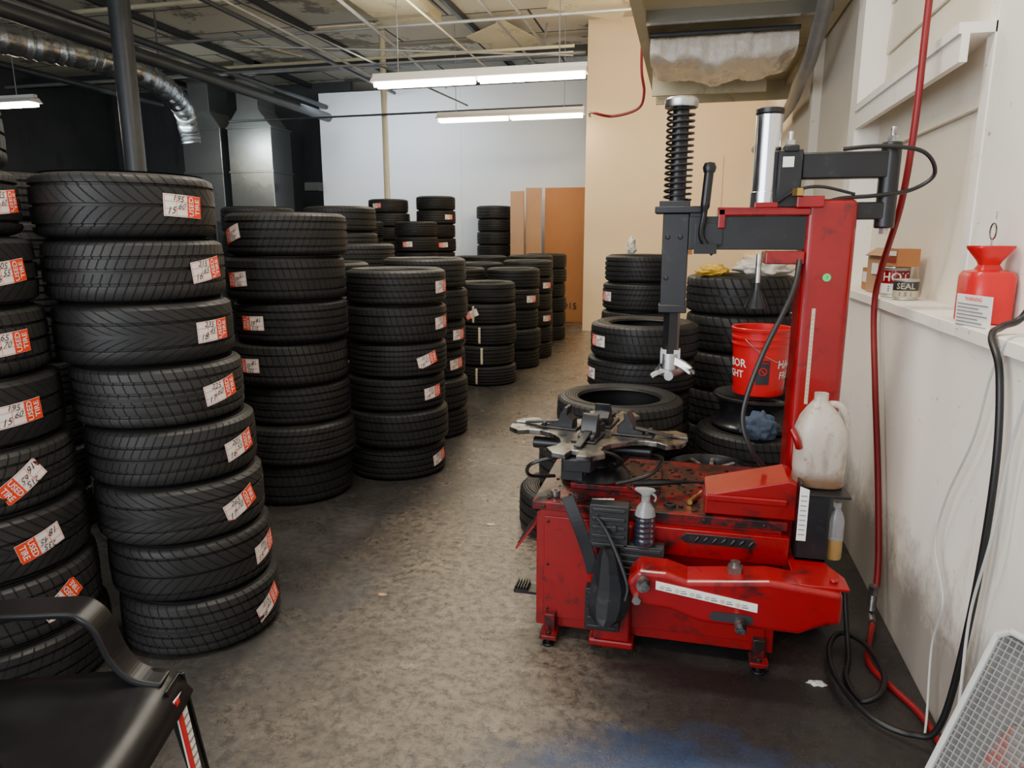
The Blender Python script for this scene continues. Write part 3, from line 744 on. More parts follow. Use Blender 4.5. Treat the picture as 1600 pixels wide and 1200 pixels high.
mb.cyl((.50,2.26,.427),(.50,2.26,.437),.014,n=6)
P(mb,'hinge_plate',m_red,.003)
mb=MB().box((-.275,2.385,.02),(-.14,2.44,.50)); mb.box((-.29,2.375,.02),(-.125,2.44,.05))
P(mb,'breaker_post',m_red,.008)
for (a,b) in (((-.29,2.33,.43),(-.155,2.385,.59)),((-.19,2.33,.33),(-.03,2.385,.45)),((-.30,2.335,.11),(-.175,2.385,.27))):
    mb=MB().box(a,b)
    for i in range(5):
        f=(i+.5)/5; z=a[2]+(b[2]-a[2])*f
        mb.box((a[0]+.01,a[1]-.006,z-.008),(b[0]-.01,a[1],z+.006))
    mb.cyl(((a[0]+b[0])/2+.02,a[1]-.012,(a[2]+b[2])/2),((a[0]+b[0])/2+.02,a[1],(a[2]+b[2])/2),.012,n=12)
    P(mb,'rubber_pad',m_rubpad,.004)
mb=MB()
cols=[(.45,-.235,-.205),(.42,-.250,-.180),(.36,-.262,-.158),(.30,-.272,-.140),(.24,-.280,-.142),(.20,-.270,-.160),(.175,-.245,-.200)]
vs=[];fs=[]
for (z,xa,xb) in cols:
    for t,dy in ((0,.016),(.22,0),(.5,-.003),(.78,0),(1,.016)):
        vs.append((xa+(xb-xa)*t,2.285+dy-.10*(.45-z)*(.45-z)/.28,z))
for k in range(len(cols)-1):
    for i in range(4): fs.append((k*5+i,k*5+i+1,(k+1)*5+i+1,(k+1)*5+i))
mb.add(vs,fs)
bl=P(mb,'breaker_blade',m_black)
md=bl.modifiers.new('Solid','SOLIDIFY'); md.thickness=.014; md.offset=0
mb=MB().sweep(spath([(-.375,2.36,.60),(-.335,2.34,.52),(-.295,2.33,.42),(-.27,2.32,.34)]),.045,.012,(1,.2,.3))
P(mb,'pull_bar',m_black,.003)
mb=MB().tube(spath([(-.265,2.32,.55),(-.225,2.31,.50),(-.18,2.28,.42),(-.145,2.25,.34),(-.15,2.24,.29)]),.0065,10)
P(mb,'breaker_handle',m_rubpad)
mb=MB().box((.40,2.40,.43),(.50,2.50,.44)).box((.40,2.40,.43),(.406,2.50,.70)).box((.494,2.40,.43),(.50,2.50,.66)).box((.40,2.40,.43),(.50,2.405,.66)).box((.40,2.495,.43),(.50,2.50,.72)).box((.40,2.40,.655),(.56,2.60,.664))
P(mb,'bottle_holder',m_black,.002)
mb=MB().prism([(.400,.50),(.4295,.50),(.4295,.68),(.400,.69)],(0,2.397,0),(1,0,0),(0,0,1),(0,.002,0))
for i in range(9): mb.box((.404,2.396,.52+i*.017),(.424,2.3968,.524+i*.017),1)
P(mb,'warning_card',[m_white,m_conduit])

def jug():
    O=Vector((.470,2.51,.6645)); e=thing('plastic_jug',O,'dirty translucent plastic jug with brown residue on the machine','jug')
    mb=MB().loft([(0,0,0,.070,.052),(.006,0,0,.080,.06),(.02,0,0,.084,.063),(.05,0,0,.082,.061),(.055,0,0,.084,.063),(.16,0,0,.084,.063),(.20,-.003,0,.082,.062),(.24,-.006,0,.066,.052),(.27,-.008,0,.045,.040),(.29,-.01,0,.028,.027),(.298,-.01,0,.022,.022),(.322,-.01,0,.022,.022),(.322,-.01,0,.017,.017),(.30,-.01,0,.016,.016)],O,36,pw=2.8)
    mb.build('jug_body',m_jug,parent=e,org=O)
    mb=MB().tube(spath([O+Vector((.015,0,.285)),O+Vector((.052,0,.280)),O+Vector((.075,0,.23)),O+Vector((.076,0,.17))]),.012,12)
    mb.build('handle',m_jug,parent=e,org=O)
    mb=MB().tube(spath([O+Vector((-.10,-.04,.20)),O+Vector((-.085,-.055,.17)),O+Vector((-.075,-.05,.14))]),.012,10)
    mb.build('red_spout',m_red,parent=e,org=O)
jug()
def bottle(name,O,rx,ry,h,mat,capm,label,cat,kind=0):
    O=Vector(O); e=thing(name,O,label,cat)
    if kind==0:
        MB().loft([(0,0,0,rx*.9,ry*.9),(.006,0,0,rx,ry),(h*.35,0,0,rx,ry)],O,24,pw=2.4).loft([(h*.35,0,0,rx,ry),(h*.7,0,0,rx,ry),(h*.82,0,0,rx*.7,ry*.7),(h*.88,0,0,rx*.42,ry*.42),(h*.92,0,0,rx*.4,ry*.4)],O,24,pw=2.4,mat=1,cap=False).build('bottle_body',[mat,m_clear],parent=e,org=O)
        MB().cyl(O+Vector((0,0,h*.91)),O+Vector((0,0,h)),rx*.48,n=20).build('bottle_cap',capm,parent=e,org=O)
    else:
        secs=[(0,0,0,rx*.92,rx*.92),(.006,0,0,rx,rx)]
        for i in range(5):
            z=.02+i*.019; secs+= [(z,0,0,rx,rx),(z+.006,0,0,rx*.9,rx*.9),(z+.012,0,0,rx,rx)]
        MB().loft(secs,O,28).loft([(.108,0,0,rx,rx),(h*.68,0,0,rx*.8,rx*.8),(h*.78,0,0,rx*.4,rx*.4),(h*.82,0,0,rx*.36,rx*.36)],O,28,mat=1,cap=False).build('bottle_body',[mat,m_clear],parent=e,org=O)
        mb=MB().cyl(O+Vector((0,0,h*.80)),O+Vector((0,0,h*.88)),rx*.42,n=18)
        mb.loft([(h*.88,0,0,rx*.35,rx*.35),(h*.92,0,0,rx*.5,rx*.4),(h*.98,-rx*.1,0,rx*1.0,rx*.4),(h*1.02,-rx*.1,0,rx*.9,rx*.36)],O,16)
        mb.sweep(spath([O+Vector((.02,0,h*.94)),O+Vector((.034,0,h*.88)),O+Vector((.03,0,h*.80))]),.012,.005,(0,1,0))
        mb.build('spray_head',capm,parent=e,org=O)
bottle('oil_bottle',(.53,2.45,.4275),.026,.026,.20,m_oil,m_clear,'clear plastic bottle part filled with amber liquid','bottle')
bottle('oil_bottle',(.452,2.45,.442),.03,.03,.205,m_oil,m_yellow,'clear bottle with yellow cap in a black holder','bottle')
bottle('spray_bottle',(-.10,2.357,.451),.036,.036,.20,m_dkblue,m_clear,'ribbed spray bottle of dark liquid with clear trigger','spray bottle',1)
# ---------------------------------------------------------------- right wall things
MB().tube(spath([(.80,3.05,4.69),(.80,3.03,3.2),(.79,3.02,2.3),(.79,3.03,1.9),(.79,3.10,1.62),(.795,3.30,1.38),(.795,3.36,1.20),(.795,3.22,.9),(.80,3.05,.55),(.80,2.92,.26),(.79,2.86,.14)],10),.0125,12).build('air_hose',m_hose_r,org=(.80,3.0,0),label='red rubber air hose hanging down the white wall',category='hose')
MB().cyl((.78,2.86,.14),(.775,2.84,.05),.016,n=12).cyl((.775,2.84,.12),(.775,2.84,.155),.021,n=6).cyl((.775,2.84,.03),(.77,2.79,.025),.014,n=12).build('hose_coupling',m_plate,org=(.775,2.84,.0),label='steel quick coupling at the end of a hose',category='coupling')
MB().tube(spath([(.77,2.78,.02),(.72,2.62,.012),(.70,2.50,.012),(.74,2.38,.012),(.79,2.25,.012),(.805,2.1,.012),(.80,1.95,.012),(.76,1.82,.012)],10),.011,10).build('air_hose',m_hose_r,org=(.7,2.3,0),label='red air hose lying on the concrete floor',category='hose')
MB().tube(spath([(.64,2.72,.20),(.645,2.64,.06),(.63,2.52,.012),(.60,2.40,.012),(.62,2.28,.012),(.68,2.30,.03),(.72,2.42,.035),(.70,2.60,.035),(.63,2.66,.035),(.57,2.55,.03),(.56,2.36,.03),(.62,2.18,.03),(.72,2.10,.04),(.78,2.06,.12),(.80,2.02,.5),(.80,2.00,.9),(.795,2.04,1.15),(.795,2.12,1.24),(.84,2.18,1.262),(.90,2.2,1.30),(.94,2.14,1.5)],10),.0095,10).build('black_hose',m_hose_b,org=(.6,2.5,0),label='black hose coiled on the floor and up the wall',category='hose')
MB().tube(spath([(.805,1.86,1.25),(.80,1.93,1.0),(.79,1.94,.75),(.79,2.00,.5),(.77,1.94,.25),(.74,1.88,.05),(.70,1.80,.006),(.66,1.72,.006)],10),.004,8).build('power_cord',m_cordw,org=(.79,2.0,0),label='thin white electric cord hanging along the wall',category='cord')
MB().tube(spath([(.90,2.02,1.248),(.82,2.06,1.248),(.80,2.10,1.15),(.80,2.16,.95),(.80,2.30,.72),(.80,2.34,.55),(.80,2.22,.42),(.80,2.26,.25),(.79,2.20,.05),(.77,2.14,.006)],10),.0035,8).build('power_cord',m_cordw,org=(.79,2.0,0),label='loose white cord drooping from the ledge',category='cord')
MB().tube(spath([(.955,2.84,4.69),(.955,2.83,3.5),(.955,2.6,2.36),(.955,2.3,2.22),(.955,1.6,2.0),(.955,1.0,1.9)],8),.008,8).build('conduit',m_conduit,org=(.955,2.5,0),label='thin dark conduit running along the wall panel',category='conduit')
def redcan():
    O=Vector((.895,2.48,1.242)); e=thing('fuel_can',O,'red plastic can with funnel top on the wall ledge','can')
    mb=MB().loft([(0,0,0,.062,.078),(.004,0,0,.066,.082),(.14,0,0,.066,.082),(.155,0,0,.058,.072),(.16,0,0,.035,.035),(.175,0,0,.026,.026),(.185,0,0,.030,.030),(.225,0,0,.058,.058),(.232,0,0,.058,.058),(.228,0,0,.052,.052),(.19,0,0,.022,.022)],O,36,pw=3.6)
    mb.build('can_body',m_bucket,parent=e,org=O)
    pts=[O+Vector((0,.0,.19)),O+Vector((0,.0,.25))]+[O+Vector((0,.024*math.sin(t),.275-.024*math.cos(t))) for t in [i*math.pi/8 for i in range(17)]]
    MB().tube(pts,.0025,6).build('wire_loop',m_plate,parent=e,org=O)
    mb=MB(); o=O+Vector((-.078,-.07,-.015)); ux=Vector((.25,-.968,0)); uz=Vector((0,.05,1)).normalized()
    mb.prism([(-.03,0),(.13,0),(.13,.105),(-.03,.105)],o,ux,uz,Vector((-.002,-.0005,0)))
    nv=Vector((-.0045,-.001,0))
    mb.text('WARNING',.016,o+ux*.05+uz*.093+nv,ux,uz,1)
    for i in range(7): mb.prism([(-.02,.012+i*.0105),(.118-.02*(i%3),.012+i*.0105),(.118-.02*(i%3),.0155+i*.0105),(-.02,.0155+i*.0105)],o+nv,ux,uz,Vector((-.0003,0,0)),2)
    mb.build('paper_tag',[m_white,m_orange,m_conduit],parent=e,org=O,label='white printed warning tag')
redcan()
mb=MB().box((.86,3.62,1.243),(.97,3.80,1.43),0,rot=(0,0,8)).box((.84,3.60,1.43),(.9,3.78,1.434),0,rot=(0,-35,8)).box((.856,3.65,1.33),(.8585,3.72,1.38),1,rot=(0,0,8))
mb.build('cardboard_box',[m_card2,m_white],org=(.91,3.69,1.243),label='small worn cardboard box on the wall ledge',category='box')
MB().box((.87,3.86,1.243),(.96,3.98,1.35)).box((.868,3.87,1.28),(.8695,3.96,1.33),1).build('carton',[m_card1,m_white],org=(.91,3.92,1.243),label='small brown carton on the wall ledge',category='box')
def can(x,y,r,h,m,lab,txt):
    O=Vector((x,y,1.242)); e=thing('tin_can',O,lab,'can')
    MB().lathe([(0,0),(r,0),(r+.002,.003),(r,.006),(r,h-.006),(r+.002,h-.003),(r,h),(r-.004,h),(r-.004,h-.004),(0,h-.004)],O,32).build('can_body',m_ledgecan,parent=e,org=O)
    az=math.atan2(-y,-x); mb=MB(); vs=[]
    for i in range(33):
        a=i*2*math.pi/32
        for z in (h*.12,h*.45,h*.88): vs.append(O+Vector(((r+.001)*math.cos(a),(r+.001)*math.sin(a),z)))
    mb.add(vs,[(3*i,3*i+3,3*i+4,3*i+1) for i in range(32)],1,True)
    mb.add(vs,[(3*i+1,3*i+4,3*i+5,3*i+2) for i in range(32)],0,True)
    mb.text(txt,h*.40,None,None,None,1,fn=lambda px,py:O+Vector(((r+.002)*math.cos(az+px/r),(r+.002)*math.sin(az+px/r),h*.66+py)))
    for k in range(3):
        zc=h*(.20+.07*k)
        mb.add([O+Vector(((r+.002)*math.cos(az+t),(r+.002)*math.sin(az+t),zz)) for t in (-.5,0,.5) for zz in (zc,zc+h*.03)],[(0,2,3,1),(2,4,5,3)],2)
    mb.build('can_label',m,parent=e,org=O,recalc=False)
can(.895,3.47,.054,.13,[m_red,m_white,m_ink],'red and white tin can on the wall ledge','HOT')
can(.90,3.32,.048,.085,[m_dkpipe,m_tape,m_ink],'short dark labelled tin on the wall ledge','SEAL')
MB().box((.87,3.40,1.374),(.96,3.54,1.45),rot=(0,0,5)).box((.868,3.41,1.39),(.8695,3.53,1.415),1,rot=(0,0,5)).box((.868,3.41,1.42),(.8695,3.49,1.44),2,rot=(0,0,5)).build('carton',[m_insul if False else m_card1,m_red,m_white],org=(.91,3.47,1.374),label='small red and white printed carton on a tin can',category='box')
def heater():
    T1=Vector((.66,1.52,.72)); dn=Vector((-.30,-.18,-.72)).normalized(); al=Vector((.51,-.86,0)).normalized(); al=(al-dn*al.dot(dn)).normalized()
    nr=dn.cross(al).normalized()
    if nr.dot(Vector((-1,-1,.3)))<0: nr=-nr
    Lh=.80; Lw=.30; O=Vector((.40,1.3,0))
    e=thing('mesh_guard_panel',O,'grey framed panel with wire mesh and red strip','panel')
    def q(u,v,w=0): return T1+al*u+dn*v+nr*w
    mb=MB()
    fr=[(0.02,0),(Lw,0),(Lw,Lh*.93),(0.01,Lh*.93),(0,Lh*.92),(0,.02)]
    c=[q(u,v) for u,v in fr]; k=len(c)
    for i in range(k): mb.tube([c[i],c[(i+1)%k]],.007,8)
    for i in range(k): mb.tube([c[i]-nr*.05,c[(i+1)%k]-nr*.05],.007,8)
    for i in range(k): mb.add([c[i],c[(i+1)%k],c[(i+1)%k]-nr*.05,c[i]-nr*.05],[(0,1,2,3)])
    mb.build('panel_frame',m_cordw,parent=e,org=O)
    mb=MB()
    for i in range(1,22): mb.tube([q(Lw*i/22,0.01),q(Lw*i/22,Lh*.9)],.0012,4)
    for i in range(1,54): mb.tube([q(0,Lh*.92*i/54),q(Lw,Lh*.92*i/54)],.0012,4)
    mb.build('wire_mesh',m_grid,parent=e,org=O)
    mb=MB(); mb.prism([(.01,.01),(Lw-.01,.01),(Lw-.01,Lh*.9),(.01,Lh*.9)],T1-nr*.030,al,dn,nr*.008)
    mb.build('panel_back',m_gridback,parent=e,org=O)
    mb=MB(); mb.prism([(.09,.16),(Lw-.02,.08),(Lw-.02,.20),(.11,.32),(.07,.28)],T1-nr*.018,al,dn,nr*.008)
    mb.build('reflector_strip',m_redrefl,parent=e,org=O)
heater()

# ---------------------------------------------------------------- chair
def chair():
    O=Vector((-1.40,1.06,0)); e=thing('plastic_armchair',O,'black moulded plastic armchair beside the tire stacks','chair')
    mb=MB(); vs=[];fs=[]; nx,ny=18,16
    for i in range(nx+1):
        for j in range(ny+1):
            u=i/nx; v=j/ny*2-1
            x=-1.66+.52*u; y=1.06+v*(.215+.03*u)
            z=.43-.022*(1-v*v)*math.sin(math.pi*min(1,u))-(.07*((u-.85)/.15)**2 if u>.85 else 0)+.008*u+.014*abs(v)**4
            vs.append((x,y,z))
    for i in range(nx):
        for j in range(ny): a=i*(ny+1)+j; fs.append((a,a+1,a+ny+2,a+ny+1))
    mb.add(vs,fs,0,True); s=mb.build('seat',m_blackpl,parent=e,org=O)
    md=s.modifiers.new('S','SOLIDIFY'); md.thickness=.01
    for sy in (-1,1):
        y=1.06+sy*.235
        mb=MB().sweep(spath([(-1.70,1.06+sy*.20,.605),(-1.60,y,.617),(-1.48,y+sy*.01,.617),(-1.40,y+sy*.01,.617),(-1.365,y,.610),(-1.335,y-sy*.005,.58),(-1.305,y-sy*.01,.50),(-1.26,y-sy*.015,.45),(-1.19,y-sy*.02,.432)],7),lambda t:.088 if t<.5 else .088-.05*(t-.5),.018,(0,1,0))
        mb.build('armrest',m_blackpl,parent=e,org=O,bevel=.007,seg=3)
        for x0,x1 in ((-1.175,-1.125),(-1.63,-1.69)):
            mb=MB(); yo=1.06+sy*.245
            mb.sweep([(x0,1.06+sy*.21,.43),(x1,yo+sy*.02,0)],lambda t:.08-.03*t,.008,(0,1,0))
            mb.sweep([(x0-.02,1.06+sy*.248,.43),(x1-.02,yo+sy*.04,0)],lambda t:.07-.02*t,.008,(1,0,0))
            mb.build('leg',m_blackpl,parent=e,org=O,bevel=.003)
    mb=MB()
    for i in range(7):
        y=1.06+(i-3)*.052
        mb.sweep(spath([(-1.655,y,.43),(-1.70,y,.60),(-1.745,y,.80)]),.036,.008,(0,1,0))
    mb.sweep(spath([(-1.69,.83,.60),(-1.74,.86,.80),(-1.75,1.06,.84),(-1.74,1.26,.80),(-1.69,1.29,.60)]),.05,.012,(1,0,.2))
    mb.build('backrest',m_blackpl,parent=e,org=O,bevel=.003)
    mb=MB()
    mb.prism([(-.03,-.25),(.022,-.25),(.022,-.02),(-.03,-.02)],(-1.163,1.262,.42),(0,1,0),(-.115,0,1),(.004,0,0),0)
    mb.prism([(-.03,-.25),(-.012,-.25),(-.012,-.02),(-.03,-.02)],(-1.159,1.262,.42),(0,1,0),(-.115,0,1),(.004,0,0),1)
    for i in range(9): mb.prism([(-.005,-.24+i*.022),(.017,-.24+i*.022),(.017,-.235+i*.022),(-.005,-.235+i*.022)],(-1.1585,1.262,.42),(0,1,0),(-.115,0,1),(.002,0,0),2)
    mb.build('price_label',[m_white,m_bucket,m_conduit],parent=e,org=O)
    e.location=(-1.335,1.05,0); e.rotation_euler=(0,0,rad(17))
chair()

# ---------------------------------------------------------------- cardboard at the back
mb=MB().box((-2.50,12.70,0),(-1.72,12.735,2.35),rot=(-1.2,0,0))
mb.text('1915',.16,(-2.05,12.66,.28),(1,0,0),(0,0,1),1)
mb.build('cardboard_sheet',[m_card1,m_ink],org=(-2.11,12.72,0),label='tall orange-brown cardboard sheet leaning on white wall',category='cardboard')
MB().box((-3.06,12.40,0),(-2.80,12.425,2.28),rot=(0,0,-14)).box((-3.04,12.46,0),(-2.99,12.52,2.28)).build('cardboard_sheet',m_card2,org=(-2.94,12.46,0),label='pale folded cardboard sheet standing by the tires',category='cardboard')
MB().box((-2.80,12.52,0),(-2.52,12.545,2.34),rot=(0,0,10)).build('cardboard_sheet',m_card2,org=(-2.66,12.57,0),label='pale folded cardboard sheet standing by the tires',category='cardboard')
# ---------------------------------------------------------------- lights
def fixture(x0,x1,y,z,lab):
    O=Vector(((x0+x1)/2,y,z)); e=thing('fluorescent_light',O,lab,'ceiling light')
    L=x1-x0
    mb=MB().prism([(-.11,0),(.11,0),(.05,.06),(-.05,.06)],(x0,y,z),(0,1,0),(0,0,1),(L,0,0)).box((x0,y-.03,z+.05),(x1,y+.03,z+.10))
    mb.build('light_housing',m_fix,parent=e,org=O)
    for dy in (-.05,.05):
        for k in range(2):
            a=x0+.03+k*(L/2); MB().cyl((a,y+dy,z-.026),(a+L/2-.06,y+dy,z-.026),.024,n=14).build('fluorescent_tube',m_glow,parent=e,org=O)
    for xx in (x0+.3,x1-.3):
        MB().tube([(xx,y,z+.1),(xx,y,4.69)],.006,6).build('hanging_wire',m_conduit,parent=e,org=O)
fixture(-3.55,-1.12,7.95,3.20,'long white fluorescent fixture, lit, hanging on wires')
fixture(-3.90,-1.60,11.10,3.30,'thin fluorescent fixture, lit, hanging near white wall')
fixture(-10.9,-8.5,8.2,3.25,'lit fluorescent fixture hanging in the dark area')
def area(name,loc,rot,size,power,col):
    l=bpy.data.lights.new(name,'AREA'); l.shape='RECTANGLE'; l.size,l.size_y=size; l.energy=power; l.color=col
    o=bpy.data.objects.new(name,l); COL.objects.link(o); o.location=loc; o.rotation_euler=[rad(a) for a in rot]; return o
area('door_daylight',(-3.0,-2.6,2.3),(80,0,-24),(4.5,3.2),310,(.96,.98,1.0))
area('overhead_fill',(-.9,1.9,4.3),(0,0,0),(2.4,.4),135,(1,.91,.78))  # added overhead fill for ambient light, no lamp modelled here
area('overhead_fill_middle',(-1.3,5.2,4.4),(0,0,0),(2.4,.4),165,(1,.91,.78))  # second added fill, lifts the ambient level mid-room
area('partition_light',(-.6,8.6,3.9),(50,0,10),(1.2,.3),80,(1,.78,.50))
area('back_light',(-5.2,11.6,3.9),(40,0,0),(2.4,.3),75,(.82,.91,1.0))
area('ceiling_fill',(-2.6,8.2,3.5),(180,0,0),(2.4,.5),75,(1,.94,.78))  # added uplight brightening the ceiling, stands in for light leaking past the housing
area('ceiling_fill_front',(-3.5,3.5,3.3),(180,0,0),(2.4,.5),25,(1,.95,.85))  # added uplight for the front ceiling, no fixture hangs here
area('dark_bay_fill',(-8.4,10.2,3.4),(60,0,0),(2,.3),40,(.9,1.0,.97))  # added fill that lights the metal ducts
w=bpy.data.worlds.new('World'); scene.world=w; w.use_nodes=True
w.node_tree.nodes['Background'].inputs[0].default_value=(.75,.85,1,1); w.node_tree.nodes['Background'].inputs[1].default_value=1.2

# ---------------------------------------------------------------- ceiling clutter, ducts, columns
MB().cyl((-6.02,7.0,0),(-6.02,7.0,4.7),.11,n=28).build('support_column',m_dkpipe,org=(-6.02,7.0,0),label='dark round steel column reaching the ceiling',category='column')
MB().cyl((-4.9,11.35,0),(-4.9,11.35,4.7),.05,n=20).build('support_pole',m_cream,org=(-4.9,11.35,0),label='thin cream painted pole near the white wall',category='pole')
pp=spath([(-7.8,5.2,3.62),(-7.33,6.72,3.6),(-7.0,7.9,3.6),(-7.35,9.2,3.6),(-8.1,10.6,3.55),(-8.25,10.9,3.3),(-8.25,10.95,3.05)],26)
fd=MB().tube(pp,lambda t:.155+.013*math.sin(t*420),20,mat=0).build('flexible_duct',m_foil,org=(-7,7.5,3.6),label='silver corrugated flexible duct under the ceiling',category='duct')
for (x,y) in ((-7.33,6.72),(-7.35,9.2)):
    MB().sweep([(x,y,3.70),(x,y,4.70)],.03,.004,(1,0,0)).build('hanging_strap',m_galv,parent=fd,org=(-7,7.5,3.6))
def duct(x0,x1,y,lab):
    O=Vector(((x0+x1)/2,y+.35,0)); xc=O.x
    mb=MB().box((x0,y,0),(x1,y+.7,3.55)).prism([(x0,3.55),(x1,3.55),(xc+.22,3.85),(xc-.22,3.85)],(0,y,0),(1,0,0),(0,0,1),(0,.6,0)).box((xc-.22,y,3.85),(xc+.22,y+.6,4.7))
    for z in (.9,1.8,2.7,3.5): mb.box((x0-.02,y-.02,z),(x1+.02,y+.72,z+.04))
    mb.build('air_duct',m_galv,org=O,label=lab,category='duct',bevel=.005)
duct(-9.62,-8.78,12.5,'galvanized sheet metal duct in the dark area')
duct(-8.62,-7.70,12.5,'galvanized sheet metal duct in the dark area')
def pipe(pts,r,mat,name,lab):
    MB().tube(pts,r,12).build(name,mat,org=pts[0],label=lab,category='pipe')
pipe([(-6.45,-1,3.62),(-6.45,12.4,3.62)],.08,m_dkpipe,'ceiling_pipe','thick dark pipe running along under the ceiling')
pipe([(-6.9,-1,3.95),(-6.9,14,3.95)],.045,m_dkpipe,'ceiling_pipe','dark pipe running along under the ceiling')
pipe([(-7.6,11.1,3.40),(-1.66,11.35,3.46)],.016,m_dkpipe,'ceiling_pipe','thin black pipe crossing before the white wall')
g_='grey conduit crossing under the ceiling'; g2_='grey conduit running under the ceiling'
pipe([(-8,10.0,3.9),(-1.6,10.0,3.9)],.016,m_conduit,'ceiling_conduit',g_)
pipe([(-8,9.4,4.2),(1,9.4,4.2)],.02,m_conduit,'ceiling_conduit',g_)
pipe([(-9,8.5,4.40),(1,8.5,4.40)],.03,m_cream,'sprinkler_pipe','cream sprinkler pipe crossing under the ceiling')
pipe([(-2.6,3,4.3),(-2.6,12.2,4.3)],.018,m_conduit,'ceiling_conduit',g2_)
pipe([(-2.2,3,4.25),(-2.2,11,4.25),(-2.2,11.2,4.6)],.018,m_conduit,'ceiling_conduit',g2_)
pipe([(-4.6,4,3.75),(-3.35,10.9,3.45)],.012,m_dkpipe,'ceiling_conduit','thin dark conduit running diagonally under the ceiling')
pipe([(-5.4,3,4.1),(-5.4,13,4.1)],.03,m_dkpipe,'ceiling_pipe','dark pipe running along under the ceiling')
pipe([(-3.6,3,4.15),(-4.4,13,4.15)],.022,m_conduit,'ceiling_conduit',g2_)
pipe([(-13,11.9,4.34),(-1.7,11.9,4.34)],.03,m_conduit,'ceiling_conduit',g_)
pipe([(-3.1,3,4.05),(-3.15,11.8,4.05)],.012,m_cream,'ceiling_conduit','thin cream conduit running under the ceiling')
pipe([(-4.9,3,3.95),(-4.9,10.9,3.95)],.016,m_conduit,'ceiling_conduit',g2_)
pipe([(-6.1,9.0,4.0),(-1.7,10.6,4.0)],.014,m_conduit,'ceiling_conduit',g_)
pipe([(-7.4,10.7,4.15),(-1.7,10.7,4.15)],.022,m_cream,'ceiling_conduit','thin cream conduit crossing under the ceiling')
pipe([(-8.2,2,4.2),(-7.6,12.0,4.2)],.03,m_conduit,'ceiling_conduit',g2_)
pipe([(-9.6,2,3.9),(-9.6,12.0,3.9)],.05,m_dkpipe,'ceiling_pipe','dark pipe running along under the ceiling')
def beam(a,b,mat,name,lab,cat='beam'):
    c=((a[0]+b[0])/2,(a[1]+b[1])/2,a[2]); MB().box(a,b).build(name,mat,org=c,label=lab,category=cat)
for x in (-10.5,-8.0,-5.9,-3.4):
    beam((x,2.0,4.60),(x+.06,17.8,4.69),m_dkpipe,'ceiling_joist','dark steel joist under the ceiling')
beam((-13,12.3,4.40),(-1.7,12.4,4.56),m_dkpipe,'ceiling_beam','dark steel beam crossing the ceiling')
beam((-4.3,8.75,4.42),(-3.5,10.2,4.56),m_wood,'ceiling_box_duct','pale boxed duct under the ceiling','duct')
for i,(x,y,z,rx,ry) in enumerate([(-2.95,9.1,4.46,10,6),(-1.4,9.9,4.45,-7,8),(-4.9,10.2,4.45,8,-9),(-6.4,10.3,4.3,12,6),(-2.9,11.4,4.48,-10,4)]):
    MB().box((x-.5,y-.35,z),(x+.5,y+.35,z+.012),rot=(rx,ry,17*i)).build('ceiling_panel',m_wood,org=(x,y,z),label='loose sagging pale ceiling panel',category='ceiling panel')
mb=MB().box((-.42,3.9,3.12),(.99,8.4,3.16))
sf=mb.build('soffit_panel',m_wood,org=(.3,6,3.12),label='pale wooden soffit frame under the ceiling',category='soffit')
for i,(a,b) in enumerate((((-.46,3.9,3.04),(-.38,8.4,3.24)),((.9,3.9,3.06),(.98,8.4,3.12)),((-.38,5.0,3.03),(.9,5.08,3.12)),((-.38,5.7,3.03),(.9,5.76,3.12)),((-.42,8.36,2.92),(.98,8.4,3.12)),((-.40,7.2,2.80),(.62,7.24,3.12)))):
    MB().box(a,b).build('soffit_joist',m_wood if i!=3 else m_galv,parent=sf,org=(.3,6,3.12))
mb=MB(); vs=[];fs=[]; nx,ny=48,90
for i in range(nx+1):
    a=i/nx*2*math.pi
    for j in range(ny+1):
        t=j/ny; x=-.36+1.08*t
        ca,sa=math.cos(a),math.sin(a)
        y=6.40+math.copysign(abs(ca)**.45,ca)*.42; z=2.94+math.copysign(abs(sa)**.45,sa)*.085
        nn=noise.fractal(Vector((x*9,y*2.5,z*2.5)),.9,2,4)*.028
        sag=.07*math.sin(math.pi*t)*(1+.25*math.sin(t*17))
        gath=1+.35*max(0,abs(t-.5)*2-.85)/.15
        vs.append((x,y+nn*ca*gath,z+nn*(1 if sa<0 else .1)*gath-(sag if sa<0 else 0)))
for i in range(nx):
    for j in range(ny): a=i*(ny+1)+j; fs.append((a,a+1,a+ny+2,a+ny+1))
mb.add(vs,fs,0,True); mb.add([v for v in vs[::ny+1]],[tuple(range(nx))],0); mb.add([v for v in vs[ny::ny+1]],[tuple(range(nx))],0)
mb.build('wrapped_duct',m_wrap,parent=sf,org=(.3,6,3.12),label='duct wrapped in translucent plastic sheeting')
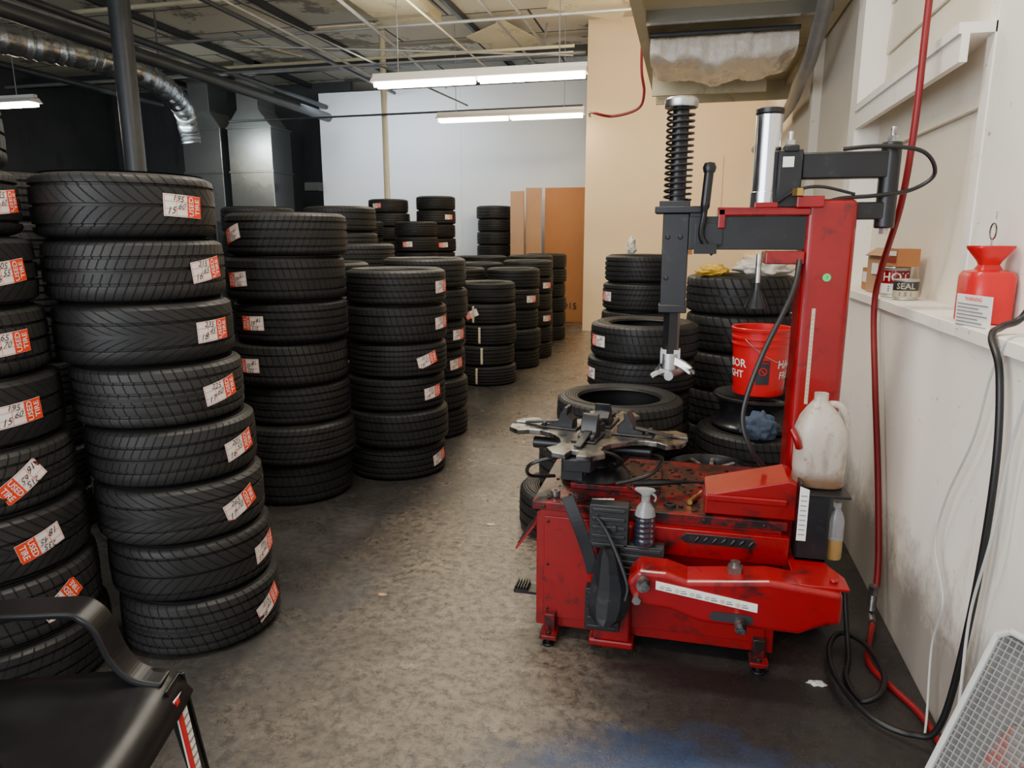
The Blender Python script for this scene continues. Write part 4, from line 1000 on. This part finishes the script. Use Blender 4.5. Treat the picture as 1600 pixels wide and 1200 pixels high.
MB().tube([(-.36,5.90,3.0),(.72,5.92,3.0)],.016,8).build('hanger_rod',m_dkpipe,parent=sf,org=(.3,6,3.12))
MB().tube(spath([(.78,5.2,3.02),(.80,5.9,2.78),(.80,6.4,2.72),(.86,7.4,2.7),(.88,9,2.72),(.88,11.4,2.75)],8),.05,12).build('drain_pipe',m_conduit,org=(.8,6,2.8),label='grey pipe running along the upper wall',category='pipe')
MB().tube(spath([(-.52,7.4,4.69),(-.52,7.4,3.6),(-.52,7.4,3.1),(-.49,7.45,2.88),(-.55,7.5,2.74),(-.8,7.5,2.68),(-1.02,7.6,2.74),(-1.3,9.5,3.02),(-1.55,11.4,3.3)],8),.014,8).build('air_hose',m_hose_r,org=(-.5,7.4,3),label='red air hose hanging from the ceiling',category='hose')
slab('door_1',(-.25,11.47,1.7),(.45,11.5,2.7),m_wallP)
MB().box((-7.35,13.0,2.38),(-7.051,13.2,2.55)).build('wall_speaker',m_black,org=(-7.2,13.1,2.38),label='small black speaker by the white wall',category='speaker',bevel=.01)
for i,(x,y,h) in enumerate([(-8.2,10.3,1.7),(-7.1,10.9,1.75),(-6.1,10.2,1.6)]):
    MB().box((x-.5,y-.35,0),(x+.5,y+.35,h)).box((x-.5,y-.36,h*.5),(x+.5,y-.35,h*.5+.03)).build('storage_crate',m_dkpipe,org=(x,y,0),label='large dark storage crate in the unlit area',category='crate',bevel=.01)
for i,(x,y,m,s) in enumerate([(-1.20,2.58,m_card2,.010),(-.95,3.42,m_tape,.012),(.50,2.36,m_white,.016),(-.28,1.62,m_tape,.009)]):
    crumple('paper_scrap',(x,y,.0),(s*1.8,s,.003),m,'small torn paper scrap on the concrete floor','paper scrap',i*3.1)

# ---------------------------------------------------------------- camera
cam=bpy.data.cameras.new('Camera'); cam.sensor_width=36; cam.lens=24.95; cam.clip_start=.02
co=bpy.data.objects.new('Camera',cam); COL.objects.link(co); co.location=(0,0,1.5); co.rotation_euler=(rad(90-11.7),0,rad(13.7)); scene.camera=co
